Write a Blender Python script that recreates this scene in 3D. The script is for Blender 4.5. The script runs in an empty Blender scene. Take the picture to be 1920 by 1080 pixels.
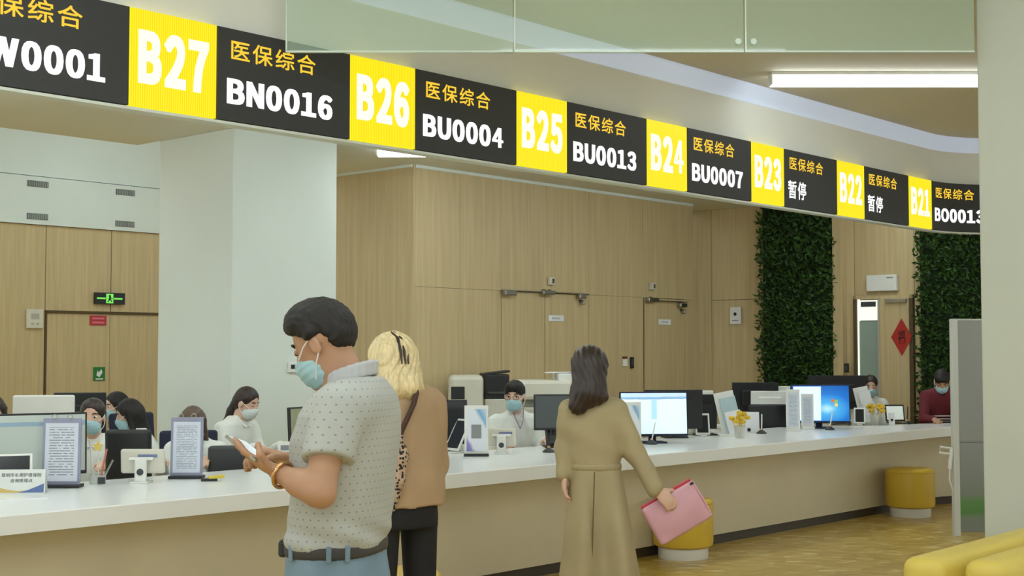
import bpy, bmesh, math, random
import numpy as np
from mathutils import Vector, Matrix

random.seed(7)
rng = np.random.default_rng(11)
PI = math.pi
scn = bpy.context.scene
COL = scn.collection

# ------------------------------------------------------------------ camera
F = 2500.0
CAM_H = 1.5
PITCH = math.radians(2.63)
cam_d = bpy.data.cameras.new('camera')
cam_d.sensor_width = 36.0
cam_d.lens = F / 1920 * 36.0
cam_d.clip_start = 0.05
cam = bpy.data.objects.new('camera', cam_d)
cam.location = (0, 0, CAM_H)
cam.rotation_euler = (PI / 2 + PITCH, 0, 0)
COL.objects.link(cam)
scn.camera = cam

# ------------------------------------------------------------------ world and exposure
world = bpy.data.worlds.new('world')
scn.world = world
world.use_nodes = True
wb = world.node_tree.nodes['Background']
wb.inputs[0].default_value = (0.93, 1.0, 0.95, 1)
wb.inputs[1].default_value = 1.0
scn.view_settings.view_transform = 'Standard'
scn.view_settings.look = 'None'
scn.view_settings.gamma = 1.0
scn.view_settings.use_curve_mapping = False
scn.view_settings.exposure = 0.06
LAMP_HALL = 22.0
LAMP_STAFF = 16.0
LAMP_HIGH = 15.0

# ------------------------------------------------------------------ pixel to place
def ray(px, py):
    cx = (px - 960) / F
    cy = (540 - py) / F
    d = Vector((cx, math.cos(PITCH) - cy * math.sin(PITCH), math.sin(PITCH) + cy * math.cos(PITCH)))
    return d / d.y
def atY(px, py, Y):
    d = ray(px, py) * Y
    return Vector((d.x, Y, CAM_H + d.z))
def atz(px, py, z):
    d = ray(px, py)
    return Vector((0, 0, CAM_H)) + d * ((z - CAM_H) / d.z)
def hit(px, py, plane):
    p, n = plane
    d = ray(px, py)
    o = Vector((0, 0, CAM_H))
    return o + d * ((p - o).dot(n) / d.dot(n))

A = math.radians(41.86)                       # direction of the counter hall
U = Vector((math.sin(A), math.cos(A), 0))
V = Vector((-math.cos(A), math.sin(A), 0))    # away from the customers
N = -V
ROT = PI / 2 - A                              # a thing whose front is -Y faces the customers
P0 = Vector((-0.929, 7.37, 0))
def st(s, t, z=0.0):
    return P0 + U * s + V * t + Vector((0, 0, z))

# ------------------------------------------------------------------ materials
MATS = {}
def lin(c):
    return tuple(((v / 255) / 12.92 if v / 255 <= 0.04045 else ((v / 255 + 0.055) / 1.055) ** 2.4) for v in c)
def mat(name, rgb, rough=0.6, metal=0.0, var=0.06, scale=6.0, stretch=(1, 1, 1), bump=0.0, emit=None, es=0.0,
        trans=0.0, alpha=1.0, coat=0.0, sub=0.0, ior=None):
    if name in MATS:
        return MATS[name]
    m = bpy.data.materials.new(name)
    m.use_nodes = True
    nt = m.node_tree
    b = nt.nodes['Principled BSDF']
    c = lin(rgb)
    b.inputs['Roughness'].default_value = rough
    b.inputs['Metallic'].default_value = metal
    tc = nt.nodes.new('ShaderNodeTexCoord')
    mp = nt.nodes.new('ShaderNodeMapping')
    mp.inputs['Scale'].default_value = stretch
    nz = nt.nodes.new('ShaderNodeTexNoise')
    nz.inputs['Scale'].default_value = scale
    nz.inputs['Detail'].default_value = 4
    nt.links.new(tc.outputs['Object'], mp.inputs[0])
    nt.links.new(mp.outputs[0], nz.inputs['Vector'])
    rp = nt.nodes.new('ShaderNodeValToRGB')
    rp.color_ramp.elements[0].position = 0.3
    rp.color_ramp.elements[1].position = 0.7
    rp.color_ramp.elements[0].color = tuple(max(0, v * (1 - var)) for v in c) + (1,)
    rp.color_ramp.elements[1].color = tuple(min(1, v * (1 + var)) for v in c) + (1,)
    nt.links.new(nz.outputs[0], rp.inputs[0])
    nt.links.new(rp.outputs[0], b.inputs['Base Color'])
    if bump:
        bp = nt.nodes.new('ShaderNodeBump')
        bp.inputs['Strength'].default_value = bump
        bp.inputs['Distance'].default_value = 0.01
        nt.links.new(nz.outputs[0], bp.inputs['Height'])
        nt.links.new(bp.outputs[0], b.inputs['Normal'])
    if emit is not None:
        b.inputs['Emission Color'].default_value = lin(emit) + (1,)
        b.inputs['Emission Strength'].default_value = es
    if trans:
        b.inputs['Transmission Weight'].default_value = trans
    if coat:
        b.inputs['Coat Weight'].default_value = coat
    if ior:
        b.inputs['IOR'].default_value = ior
    if sub:
        b.inputs['Subsurface Weight'].default_value = sub
        b.inputs['Subsurface Radius'].default_value = (0.02, 0.008, 0.004)
    if alpha < 1:
        b.inputs['Alpha'].default_value = alpha
    MATS[name] = m
    return m

def node(nt, kind, **kw):
    n = nt.nodes.new(kind)
    for k, v in kw.items():
        setattr(n, k, v)
    return n
def mth(nt, op, a, b=None, c=None):
    n = nt.nodes.new('ShaderNodeMath')
    n.operation = op
    for i, v in enumerate((a, b, c)):
        if v is None:
            continue
        if isinstance(v, (int, float)):
            n.inputs[i].default_value = v
        else:
            nt.links.new(v, n.inputs[i])
    return n.outputs[0]

def text_page(name, paper, ink, rows, emit=0.0, margin=0.12, seed=0.0):
    """printed page: rows of broken ink lines over paper, object XZ plane"""
    if name in MATS:
        return MATS[name]
    m = mat(name, paper, 0.5, var=0.01)
    nt = m.node_tree
    b = nt.nodes['Principled BSDF']
    tc = node(nt, 'ShaderNodeTexCoord')
    sp = node(nt, 'ShaderNodeSeparateXYZ')
    nt.links.new(tc.outputs['Generated'], sp.inputs[0])
    gx, gz = sp.outputs[0], sp.outputs[2]
    fr = mth(nt, 'FRACT', mth(nt, 'MULTIPLY', gz, rows))
    band = mth(nt, 'MULTIPLY', mth(nt, 'GREATER_THAN', fr, 0.32), mth(nt, 'LESS_THAN', fr, 0.72))
    cb = node(nt, 'ShaderNodeCombineXYZ')
    nt.links.new(mth(nt, 'MULTIPLY', gx, 9.0), cb.inputs[0])
    nt.links.new(mth(nt, 'ADD', mth(nt, 'FLOOR', mth(nt, 'MULTIPLY', gz, rows)), seed), cb.inputs[1])
    wn = node(nt, 'ShaderNodeTexNoise')
    wn.inputs['Scale'].default_value = 1.3
    nt.links.new(cb.outputs[0], wn.inputs['Vector'])
    brk = mth(nt, 'GREATER_THAN', wn.outputs[0], 0.42)
    ins = mth(nt, 'MULTIPLY', mth(nt, 'GREATER_THAN', gx, margin), mth(nt, 'LESS_THAN', gx, 1 - margin))
    ins = mth(nt, 'MULTIPLY', ins, mth(nt, 'MULTIPLY', mth(nt, 'GREATER_THAN', gz, 0.08), mth(nt, 'LESS_THAN', gz, 0.93)))
    fac = mth(nt, 'MULTIPLY', mth(nt, 'MULTIPLY', band, brk), mth(nt, 'MULTIPLY', ins, 0.75))
    mx = node(nt, 'ShaderNodeMix', data_type='RGBA')
    mx.inputs[6].default_value = lin(paper) + (1,)
    mx.inputs[7].default_value = lin(ink) + (1,)
    nt.links.new(fac, mx.inputs[0])
    nt.links.new(mx.outputs[2], b.inputs['Base Color'])
    if emit:
        nt.links.new(mx.outputs[2], b.inputs['Emission Color'])
        b.inputs['Emission Strength'].default_value = emit
    return m

def ramp_print(name, stops, axis='Z', rough=0.4, emit=0.0, spherical=None):
    """flat print or screen made of colour areas along one generated axis"""
    if name in MATS:
        return MATS[name]
    m = bpy.data.materials.new(name)
    m.use_nodes = True
    MATS[name] = m
    nt = m.node_tree
    b = nt.nodes['Principled BSDF']
    b.inputs['Roughness'].default_value = rough
    tc = node(nt, 'ShaderNodeTexCoord')
    sp = node(nt, 'ShaderNodeSeparateXYZ')
    nt.links.new(tc.outputs['Generated'], sp.inputs[0])
    if spherical:
        dx = mth(nt, 'SUBTRACT', sp.outputs[0], spherical[0])
        dz = mth(nt, 'SUBTRACT', sp.outputs[2], spherical[1])
        src = mth(nt, 'SQRT', mth(nt, 'ADD', mth(nt, 'MULTIPLY', dx, dx), mth(nt, 'MULTIPLY', dz, dz)))
    elif axis == 'D':
        src = mth(nt, 'ADD', mth(nt, 'MULTIPLY', sp.outputs[0], 0.45), mth(nt, 'MULTIPLY', sp.outputs[2], 0.55))
    else:
        src = sp.outputs['XYZ'.index(axis)]
    nz = node(nt, 'ShaderNodeTexNoise')
    nz.inputs['Scale'].default_value = 5
    nt.links.new(tc.outputs['Generated'], nz.inputs['Vector'])
    src = mth(nt, 'ADD', src, mth(nt, 'MULTIPLY', mth(nt, 'SUBTRACT', nz.outputs[0], 0.5), 0.06))
    r = node(nt, 'ShaderNodeValToRGB')
    el = r.color_ramp.elements
    while len(el) < len(stops):
        el.new(0.5)
    for e, (p, c) in zip(el, stops):
        e.position = p
        e.color = lin(c) + (1,)
    nt.links.new(src, r.inputs[0])
    nt.links.new(r.outputs[0], b.inputs['Base Color'])
    if emit:
        nt.links.new(r.outputs[0], b.inputs['Emission Color'])
        b.inputs['Emission Strength'].default_value = emit
        b.inputs['Base Color'].default_value = (0, 0, 0, 1)
    return m

M_WHITE = mat('white_paint', (222, 229, 222), 0.55, var=0.02, scale=1.5)
M_SOFF = mat('fascia_paint', (236, 237, 228), 0.5, var=0.02, scale=1.2)
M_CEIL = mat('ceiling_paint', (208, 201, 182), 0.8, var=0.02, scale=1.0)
M_CEIL2 = mat('staff_ceiling_paint', (232, 231, 220), 0.8, var=0.02, scale=1.0)
M_COVE = mat('cove_blue_white', (216, 228, 250), 0.4, var=0.01, emit=(205, 218, 250), es=0.25)  # trim paint with a weak glow put into its colour, no lamp
M_WOOD = mat('wood_veneer', (200, 178, 134), 0.45, var=0.10, scale=5.0, stretch=(5, 5, 0.22), bump=0.02)
M_WOODG = mat('wood_gap', (92, 74, 46), 0.8)
M_TOP = mat('worktop_white', (243, 245, 244), 0.22, var=0.012, scale=2.0, ior=1.35)
M_FRONT = mat('counter_front', (210, 198, 168), 0.4, var=0.05, scale=2.0)
M_KICK = mat('kick_dark', (62, 52, 36), 0.5)
M_BLK = mat('black_plastic', (30, 31, 33), 0.45, var=0.1)
M_DGREY = mat('dark_grey_plastic', (66, 68, 70), 0.5)
M_GREY = mat('grey_plastic', (140, 142, 142), 0.5)
M_WPL = mat('white_plastic', (232, 232, 226), 0.35, var=0.02)
M_CREAM = mat('cream_plastic', (216, 212, 196), 0.4, var=0.02)
M_PAPER = mat('paper', (235, 236, 238), 0.7, var=0.01)
M_STEEL = mat('steel', (170, 168, 160), 0.3, 1.0)
M_GOLD = mat('gold', (214, 170, 120), 0.25, 1.0)
M_LED = mat('lamp_diffuser', (250, 252, 252), 0.5, var=0.0, emit=(232, 247, 255), es=LAMP_HALL)
M_LEDS = mat('lamp_diffuser_staff', (250, 252, 252), 0.5, var=0.0, emit=(234, 248, 255), es=LAMP_STAFF)
M_LEDH = mat('lamp_diffuser_high', (250, 252, 252), 0.5, var=0.0, emit=(232, 248, 255), es=LAMP_HIGH)
M_YEL = mat('yellow_leatherette', (218, 182, 60), 0.42, var=0.05, scale=8, bump=0.03)
M_SOFA = mat('sofa_leatherette', (222, 198, 92), 0.45, var=0.05, scale=5, bump=0.03)
M_SKIN = mat('skin', (192, 148, 118), 0.5, var=0.05, scale=12, sub=0.08)
M_SKIN2 = mat('skin_fair', (222, 182, 158), 0.5, var=0.04, scale=12, sub=0.08)
M_HAIRB = mat('hair_black', (28, 24, 22), 0.6, var=0.35, scale=30, stretch=(3, 3, 0.6), bump=0.3)
M_HAIRD = mat('hair_dark_brown', (48, 35, 30), 0.42, var=0.35, scale=30, stretch=(3, 3, 0.5), bump=0.3)
M_MASK = mat('mask_blue', (168, 206, 214), 0.75, var=0.04, scale=20)
M_MASKW = mat('mask_pale', (214, 224, 222), 0.75, var=0.03)
M_LOOP = mat('ear_loop', (240, 240, 236), 0.7)
M_SHIRTW = mat('shirt_white', (236, 238, 232), 0.8, var=0.03, scale=9, bump=0.05)
M_TROUB = mat('trousers_black', (26, 26, 29), 0.8, var=0.15)
M_EYE = mat('eye_dark', (28, 20, 18), 0.2)
M_EYEW = mat('eye_white', (232, 228, 222), 0.3)
mat('clear_acrylic', (225, 228, 220), 0.1, alpha=0.45)
M_NAVY = mat('navy_fabric', (36, 40, 62), 0.8)

# ------------------------------------------------------------------ object helpers
def tag(o, label=None, cat=None, group=None, kind=None):
    if label: o['label'] = label
    if cat: o['category'] = cat
    if group: o['group'] = group
    if kind: o['kind'] = kind
    return o
def thing(name, label, cat, loc=(0, 0, 0), rz=0.0, group=None):
    o = bpy.data.objects.new(name, None)
    o.empty_display_size = 0.05
    COL.objects.link(o)
    o.location = loc
    o.rotation_euler = (0, 0, rz)
    return tag(o, label, cat, group)
def link(name, me, m, parent=None, smooth=False):
    o = bpy.data.objects.new(name, me)
    COL.objects.link(o)
    if m is not None:
        me.materials.clear()
        me.materials.append(m)
    if parent is not None:
        o.parent = parent
    if smooth:
        me.shade_smooth()
    return o
class MB:
    def __init__(s):
        s.bm = bmesh.new()
    def box(s, c, size, bev=0.0, R=None, seg=2):
        geo = bmesh.ops.create_cube(s.bm, size=1.0)
        vs = geo['verts']
        T = Matrix.Translation(Vector(c)) @ (R.to_4x4() if R is not None else Matrix.Identity(4)) @ Matrix.Diagonal((*size, 1))
        bmesh.ops.transform(s.bm, matrix=T, verts=vs)
        if bev > 0:
            es = list({e for v in vs for e in v.link_edges})
            bmesh.ops.bevel(s.bm, geom=es, offset=bev, segments=seg, affect='EDGES', profile=0.5)
        return s
    def cyl(s, a, b, r, r2=None, n=16, cap=True):
        a, b = Vector(a), Vector(b)
        d = b - a
        L = d.length
        q = d.to_track_quat('Z', 'Y').to_matrix().to_4x4()
        T = Matrix.Translation((a + b) / 2) @ q
        bmesh.ops.create_cone(s.bm, cap_ends=cap, segments=n, radius1=r, radius2=r if r2 is None else r2, depth=L, matrix=T)
        return s
    def sphere(s, c, r, n=12):
        T = Matrix.Translation(Vector(c)) @ Matrix.Diagonal((*(r if hasattr(r, '__len__') else (r, r, r)), 1))
        bmesh.ops.create_uvsphere(s.bm, u_segments=n, v_segments=max(6, n // 2 + 2), radius=1.0, matrix=T)
        return s
    def lathe(s, prof, n=32, c=(0, 0, 0)):
        rings = []
        for r, z in prof:
            if r < 1e-5:
                rings.append([s.bm.verts.new((c[0], c[1], c[2] + z))])
            else:
                rings.append([s.bm.verts.new((c[0] + r * math.cos(2 * PI * i / n), c[1] + r * math.sin(2 * PI * i / n), c[2] + z)) for i in range(n)])
        for a, b in zip(rings[:-1], rings[1:]):
            for i in range(n):
                j = (i + 1) % n
                if len(a) == 1 and len(b) == 1: continue
                if len(a) == 1: s.bm.faces.new((a[0], b[j], b[i]))
                elif len(b) == 1: s.bm.faces.new((a[i], a[j], b[0]))
                else: s.bm.faces.new((a[i], a[j], b[j], b[i]))
        return s
    def prism(s, pts, d0, d1, axis='y'):
        def mk(p, d):
            return (p[0], d, p[1]) if axis == 'y' else ((p[0], p[1], d) if axis == 'z' else (d, p[0], p[1]))
        a = [s.bm.verts.new(mk(p, d0)) for p in pts]
        b = [s.bm.verts.new(mk(p, d1)) for p in pts]
        s.bm.faces.new(a)
        s.bm.faces.new(b[::-1])
        n = len(pts)
        for i in range(n):
            j = (i + 1) % n
            s.bm.faces.new((a[j], a[i], b[i], b[j]))
        return s
    def tube(s, pts, r, n=8):
        pts = [Vector(p) for p in pts]
        rings = []
        up = Vector((0.13, 0.31, 0.94)).normalized()
        for i, p in enumerate(pts):
            d = (pts[min(i + 1, len(pts) - 1)] - pts[max(i - 1, 0)]).normalized()
            x = d.cross(up).normalized()
            y = x.cross(d).normalized()
            rr = r[i] if hasattr(r, '__len__') else r
            rings.append([s.bm.verts.new(p + x * (rr * math.cos(2 * PI * k / n)) + y * (rr * math.sin(2 * PI * k / n))) for k in range(n)])
        for a, b in zip(rings[:-1], rings[1:]):
            for k in range(n):
                j = (k + 1) % n
                s.bm.faces.new((a[k], a[j], b[j], b[k]))
        s.bm.faces.new(rings[0][::-1])
        s.bm.faces.new(rings[-1])
        return s
    def sweep(s, path, prof):
        """path: list of (point, inward normal), prof: closed list of (offset along normal, z)"""
        rings = [[s.bm.verts.new((p.x + n.x * o, p.y + n.y * o, z)) for o, z in prof] for p, n in path]
        k = len(prof)
        for a, b in zip(rings[:-1], rings[1:]):
            for i in range(k):
                j = (i + 1) % k
                s.bm.faces.new((a[i], a[j], b[j], b[i]))
        s.bm.faces.new(rings[0])
        s.bm.faces.new(rings[-1][::-1])
        return s
    def build(s, name, m, parent=None, smooth=False):
        bmesh.ops.recalc_face_normals(s.bm, faces=s.bm.faces[:])
        me = bpy.data.meshes.new(name)
        s.bm.to_mesh(me)
        s.bm.free()
        o = link(name, me, m, parent)
        if smooth:
            me.shade_smooth()
            try:
                me.set_sharp_from_angle(angle=math.radians(40))
            except Exception:
                pass
        return o
def struct(o, label, cat):
    return tag(o, label, cat, kind='structure')
def copy_tree(o, parent=None):
    c = o.copy()
    COL.objects.link(c)
    c.parent = parent
    for ch in list(o.children):
        copy_tree(ch, c)
    return c
def Rz(a): return Matrix.Rotation(a, 3, 'Z')
def Rx(a): return Matrix.Rotation(a, 3, 'X')
def Ry(a): return Matrix.Rotation(a, 3, 'Y')

# ------------------------------------------------------------------ lettering
TXT = {}
def glyph(ch, bold):
    key = (ch, bold)
    if key not in TXT:
        cu = bpy.data.curves.new('lettering', 'FONT')
        cu.body = chr(ord(ch) + 0xFEE0) if ord(ch) < 128 else ch
        cu.size = 1.0
        cu.offset = bold
        cu.resolution_u = 4
        cu.fill_mode = 'FRONT'
        ob = bpy.data.objects.new('lettering', cu)
        COL.objects.link(ob)
        bpy.context.view_layer.update()
        dg = bpy.context.evaluated_depsgraph_get()
        me = bpy.data.meshes.new_from_object(ob.evaluated_get(dg))
        co = np.array([v.co[:] for v in me.vertices])
        fs = [tuple(p.vertices) for p in me.polygons]
        bpy.data.objects.remove(ob)
        bpy.data.curves.remove(cu)
        TXT[key] = (co, fs)
    return TXT[key]
def text_mesh(body, w, h, bold=0.0, gap=None):
    """flat lettering fitted to w x h, lower left at the origin, in the XZ plane facing -Y"""
    cos, fss, x, n = [], [], 0.0, 0
    for ch in body:
        co, fs = glyph(ch, min(bold, 0.016) if ch == '4' else bold)
        if bold > 0.03:
            k = len(co)
            co = np.concatenate([co + np.array((d, 0, 0)) for d in (-0.042, 0.0, 0.042)])
            fs = [tuple(q + k * r for q in f) for r in range(3) for f in fs]
        g = (0.07 if ord(ch) < 128 else 0.13) if gap is None else gap
        c = co.copy()
        c[:, 0] += x - co[:, 0].min()
        x += co[:, 0].max() - co[:, 0].min() + g
        cos.append(c)
        fss += [tuple(k + n for k in f) for f in fs]
        n += len(co)
    co = np.concatenate(cos)
    lo, hi = co.min(0), co.max(0)
    v = np.zeros((len(co), 3))
    v[:, 0] = (co[:, 0] - lo[0]) / (hi[0] - lo[0]) * w
    v[:, 2] = (co[:, 1] - lo[1]) / (hi[1] - lo[1]) * h
    return v, fss
def add_text(name, body, x, z, w, h, m, parent, y=0.0, bold=0.0, warp=None):
    v, fs = text_mesh(body, w, h, bold)
    v = v + np.array((x, y, z))
    if warp:
        v = np.array([warp(*p) for p in v])
    me = bpy.data.meshes.new(name)
    me.from_pydata(v.tolist(), [], fs)
    return link(name, me, m, parent)

# ------------------------------------------------------------------ implicit surfaces for bodies and clothes
def vec(a): return np.array(a, dtype=np.float32)
class SDF:
    def __init__(s, h=0.01):
        s.h = h
        s.ops = []
        s.lo = np.full(3, 1e9)
        s.hi = np.full(3, -1e9)
    def _add(s, fn, lo, hi, op, k):
        lo, hi = np.array(lo, float), np.array(hi, float)
        if op == 'u':
            s.lo = np.minimum(s.lo, lo)
            s.hi = np.maximum(s.hi, hi)
        s.ops.append((fn, lo, hi, op, k))
        return s
    def cap(s, a, b, ra, rb=None, k=0.02, op='u'):
        rb = ra if rb is None else rb
        a, b = vec(a), vec(b)
        d = b - a
        L2 = max(float(d @ d), 1e-9)
        def fn(x, y, z):
            px, py, pz = x - a[0], y - a[1], z - a[2]
            t = np.clip((px * d[0] + py * d[1] + pz * d[2]) / L2, 0, 1)
            return np.sqrt((px - t * d[0]) ** 2 + (py - t * d[1]) ** 2 + (pz - t * d[2]) ** 2) - (ra + (rb - ra) * t)
        r = max(ra, rb)
        return s._add(fn, np.minimum(a, b) - r, np.maximum(a, b) + r, op, k)
    def ell(s, c, r, R=None, k=0.02, op='u'):
        c, r = vec(c), vec(r)
        M = np.eye(3) if R is None else np.array(R)
        def fn(x, y, z):
            px, py, pz = x - c[0], y - c[1], z - c[2]
            lx = M[0, 0] * px + M[1, 0] * py + M[2, 0] * pz
            ly = M[0, 1] * px + M[1, 1] * py + M[2, 1] * pz
            lz = M[0, 2] * px + M[1, 2] * py + M[2, 2] * pz
            k0 = np.sqrt((lx / r[0]) ** 2 + (ly / r[1]) ** 2 + (lz / r[2]) ** 2)
            k1 = np.sqrt((lx / r[0] ** 2) ** 2 + (ly / r[1] ** 2) ** 2 + (lz / r[2] ** 2) ** 2) + 1e-6
            return k0 * (k0 - 1) / k1
        e = np.abs(M) @ r
        return s._add(fn, c - e, c + e, op, k)
    def box(s, c, half, R=None, rnd=0.01, k=0.01, op='u'):
        c, hf = vec(c), vec(half) - rnd
        M = np.eye(3) if R is None else np.array(R)
        def fn(x, y, z):
            px, py, pz = x - c[0], y - c[1], z - c[2]
            q = [np.abs(M[0, i] * px + M[1, i] * py + M[2, i] * pz) - hf[i] for i in range(3)]
            out = np.sqrt(sum(np.maximum(v, 0) ** 2 for v in q))
            return out + np.minimum(np.maximum(np.maximum(q[0], q[1]), q[2]), 0) - rnd
        e = np.abs(M) @ vec(half)
        return s._add(fn, c - e, c + e, op, k)
    def loft(s, rows, k=0.02, op='u', n=2.4, yaw=0.0):
        """rows (z, cx, cy, a, b): stacked super-ellipse sections turned by yaw"""
        rows = sorted(rows)
        R = np.array(rows, float)
        ca, sa = math.cos(yaw), math.sin(yaw)
        def fn(x, y, z):
            zz = z + 0 * (x + y)
            it = [np.interp(zz, R[:, 0], R[:, i]).astype(np.float32) for i in range(1, 5)]
            dx, dy = x - it[0], y - it[1]
            lx, ly = ca * dx + sa * dy, -sa * dx + ca * dy
            q = (np.abs(lx / it[2]) ** n + np.abs(ly / it[3]) ** n) ** (1 / n)
            d = (q - 1) * np.minimum(it[2], it[3])
            return np.maximum(np.maximum(d, zz - R[-1, 0]), R[0, 0] - zz)
        m = np.maximum(R[:, 3], R[:, 4])
        lo = [(R[:, 1] - m).min(), (R[:, 2] - m).min(), R[0, 0]]
        hi = [(R[:, 1] + m).max(), (R[:, 2] + m).max(), R[-1, 0]]
        return s._add(fn, lo, hi, op, k)
    def plane(s, p, n, k=0.0):
        """keeps what lies against the normal"""
        p, n = vec(p), vec(n)
        n = n / np.linalg.norm(n)
        fn = lambda x, y, z: (x - p[0]) * n[0] + (y - p[1]) * n[1] + (z - p[2]) * n[2]
        s.ops.append((fn, None, None, 'i', k))
        return s
    def fold(s, fn):
        s.ops.append((fn, None, None, 'f', 0))
        return s
    def grid(s):
        h = s.h
        pad = 4 * h
        lo = s.lo - pad
        n = np.ceil((s.hi + pad - lo) / h).astype(int) + 1
        W = np.full(n, 0.5, dtype=np.float32)
        ax = [(lo[i] + h * np.arange(n[i])).astype(np.float32) for i in range(3)]
        for fn, blo, bhi, op, k in s.ops:
            if blo is None:
                i0, i1 = np.zeros(3, int), n
            else:
                mg = k + 5 * h
                i0 = np.clip(np.floor((blo - mg - lo) / h).astype(int), 0, n)
                i1 = np.clip(np.ceil((bhi + mg - lo) / h).astype(int) + 1, 0, n)
            if (i1 - i0).min() <= 0:
                continue
            x = ax[0][i0[0]:i1[0], None, None]
            y = ax[1][None, i0[1]:i1[1], None]
            z = ax[2][None, None, i0[2]:i1[2]]
            sl = (slice(i0[0], i1[0]), slice(i0[1], i1[1]), slice(i0[2], i1[2]))
            d = fn(x, y, z)
            cur = W[sl]
            if op == 'f':
                W[sl] = cur + d
                continue
            if op == 'u':
                hh = np.maximum(k - np.abs(cur - d), 0) / k if k > 0 else 0
                W[sl] = np.minimum(cur, d) - hh * hh * k * 0.25
            else:
                if op == 's':
                    d = -d
                hh = np.maximum(k - np.abs(cur - d), 0) / k if k > 0 else 0
                W[sl] = np.maximum(cur, d) + hh * hh * k * 0.25
        for a in range(3):
            W.swapaxes(0, a)[0] = 0.5
            W.swapaxes(0, a)[-1] = 0.5
        return W, lo
    def build(s, name, m, parent, smooth=True):
        W, lo = s.grid()
        h = s.h
        S = W < 0
        c = [(i, j, k) for i in (0, 1) for j in (0, 1) for k in (0, 1)]
        n = np.array(W.shape) - 1
        cnt = sum(S[i:i + n[0], j:j + n[1], k:k + n[2]].astype(np.int8) for i, j, k in c)
        mask = (cnt > 0) & (cnt < 8)
        idx = np.argwhere(mask)
        acc = np.zeros((len(idx), 3))
        num = np.zeros(len(idx))
        for a in c:
            for ax in range(3):
                if a[ax]: continue
                b = list(a); b[ax] = 1
                v0 = W[idx[:, 0] + a[0], idx[:, 1] + a[1], idx[:, 2] + a[2]]
                v1 = W[idx[:, 0] + b[0], idx[:, 1] + b[1], idx[:, 2] + b[2]]
                cr = (v0 < 0) != (v1 < 0)
                t = np.where(cr, v0 / np.where(cr, v0 - v1, 1), 0)
                p = np.tile(np.array(a, float), (len(idx), 1))
                p[:, ax] = t
                acc[cr] += p[cr]
                num[cr] += 1
        vs = lo + h * (idx + acc / np.maximum(num, 1)[:, None])
        mp = np.full(mask.shape, -1, dtype=np.int64)
        mp[mask] = np.arange(len(idx))
        faces = []
        for ax in range(3):
            o = [k for k in range(3) if k != ax]
            a0 = [slice(1, -1)] * 3
            a1 = [slice(1, -1)] * 3
            a0[ax] = slice(0, -1)
            a1[ax] = slice(1, None)
            s0, s1 = S[tuple(a0)], S[tuple(a1)]
            e = np.argwhere(s0 != s1)
            flip = s0[s0 != s1]
            for q in o: e[:, q] += 1
            quad = []
            for du, dv in ((-1, -1), (0, -1), (0, 0), (-1, 0)):
                q = e.copy()
                q[:, o[0]] += du
                q[:, o[1]] += dv
                quad.append(mp[q[:, 0], q[:, 1], q[:, 2]])
            quad = np.stack(quad, 1)
            if ax == 1: flip = ~flip
            quad[~flip] = quad[~flip][:, ::-1]
            faces.append(quad)
        fs = np.concatenate(faces)
        fs = fs[(fs >= 0).all(1)]
        # one light smoothing pass
        nb = np.zeros_like(vs)
        nn = np.zeros(len(vs))
        for i in range(4):
            j = (i + 1) % 4
            np.add.at(nb, fs[:, i], vs[fs[:, j]])
            np.add.at(nn, fs[:, i], 1)
            np.add.at(nb, fs[:, j], vs[fs[:, i]])
            np.add.at(nn, fs[:, j], 1)
        vs = vs * 0.6 + 0.4 * nb / np.maximum(nn, 1)[:, None]
        if parent is not None:
            vs = vs - np.array(parent.location)
        me = bpy.data.meshes.new(name)
        me.vertices.add(len(vs))
        me.vertices.foreach_set('co', vs.astype(np.float32).ravel())
        me.loops.add(fs.size)
        me.loops.foreach_set('vertex_index', fs.astype(np.int32).ravel())
        me.polygons.add(len(fs))
        me.polygons.foreach_set('loop_start', np.arange(0, fs.size, 4, dtype=np.int32))
        me.update(calc_edges=True)
        me.validate()
        return link(name, me, m, parent, smooth)

# ================================================================== THE SETTING
def floor_mat():
    m = mat('floor_gold', (196, 160, 62), 0.28, var=0.0)
    nt = m.node_tree
    b = nt.nodes['Principled BSDF']
    tc = node(nt, 'ShaderNodeTexCoord')
    mp = node(nt, 'ShaderNodeMapping')
    mp.inputs['Rotation'].default_value = (0, 0, 0.5)
    mp.inputs['Scale'].default_value = (9, 16, 1)
    nt.links.new(tc.outputs['Object'], mp.inputs[0])
    vo = node(nt, 'ShaderNodeTexVoronoi')
    vo.inputs['Scale'].default_value = 1.0
    nt.links.new(mp.outputs[0], vo.inputs['Vector'])
    nz = node(nt, 'ShaderNodeTexNoise')
    nz.inputs['Scale'].default_value = 1.2
    nz.inputs['Detail'].default_value = 6
    nt.links.new(mp.outputs[0], nz.inputs['Vector'])
    sp = node(nt, 'ShaderNodeSeparateColor')
    nt.links.new(vo.outputs['Color'], sp.inputs[0])
    f = mth(nt, 'ADD', mth(nt, 'MULTIPLY', sp.outputs[0], 0.6), mth(nt, 'MULTIPLY', nz.outputs[0], 0.4))
    r = node(nt, 'ShaderNodeValToRGB')
    r.color_ramp.interpolation = 'EASE'
    e = r.color_ramp.elements
    e.new(0.5); e.new(0.72)
    for q, (p, c) in zip(e, ((0.2, (172, 140, 58)), (0.5, (188, 158, 74)), (0.72, (198, 170, 92)), (0.80, (220, 198, 134)))):
        q.position = p
        q.color = lin(c) + (1,)
    nt.links.new(f, r.inputs[0])
    nt.links.new(r.outputs[0], b.inputs['Base Color'])
    return m
def quad_obj(name, pts, m, thick, label, cat):
    mb = MB()
    mb.prism([(p[0], p[1]) for p in pts], pts[0][2], pts[0][2] + thick, axis='z')
    return struct(mb.build(name, m), label, cat)
fl = MB(); fl.prism([(-14, -6), (16, -6), (16, 24), (-14, 24)], -0.1, 0.0, axis='z')
struct(fl.build('floor', floor_mat()), 'glossy mottled gold yellow hall floor', 'floor')

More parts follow.
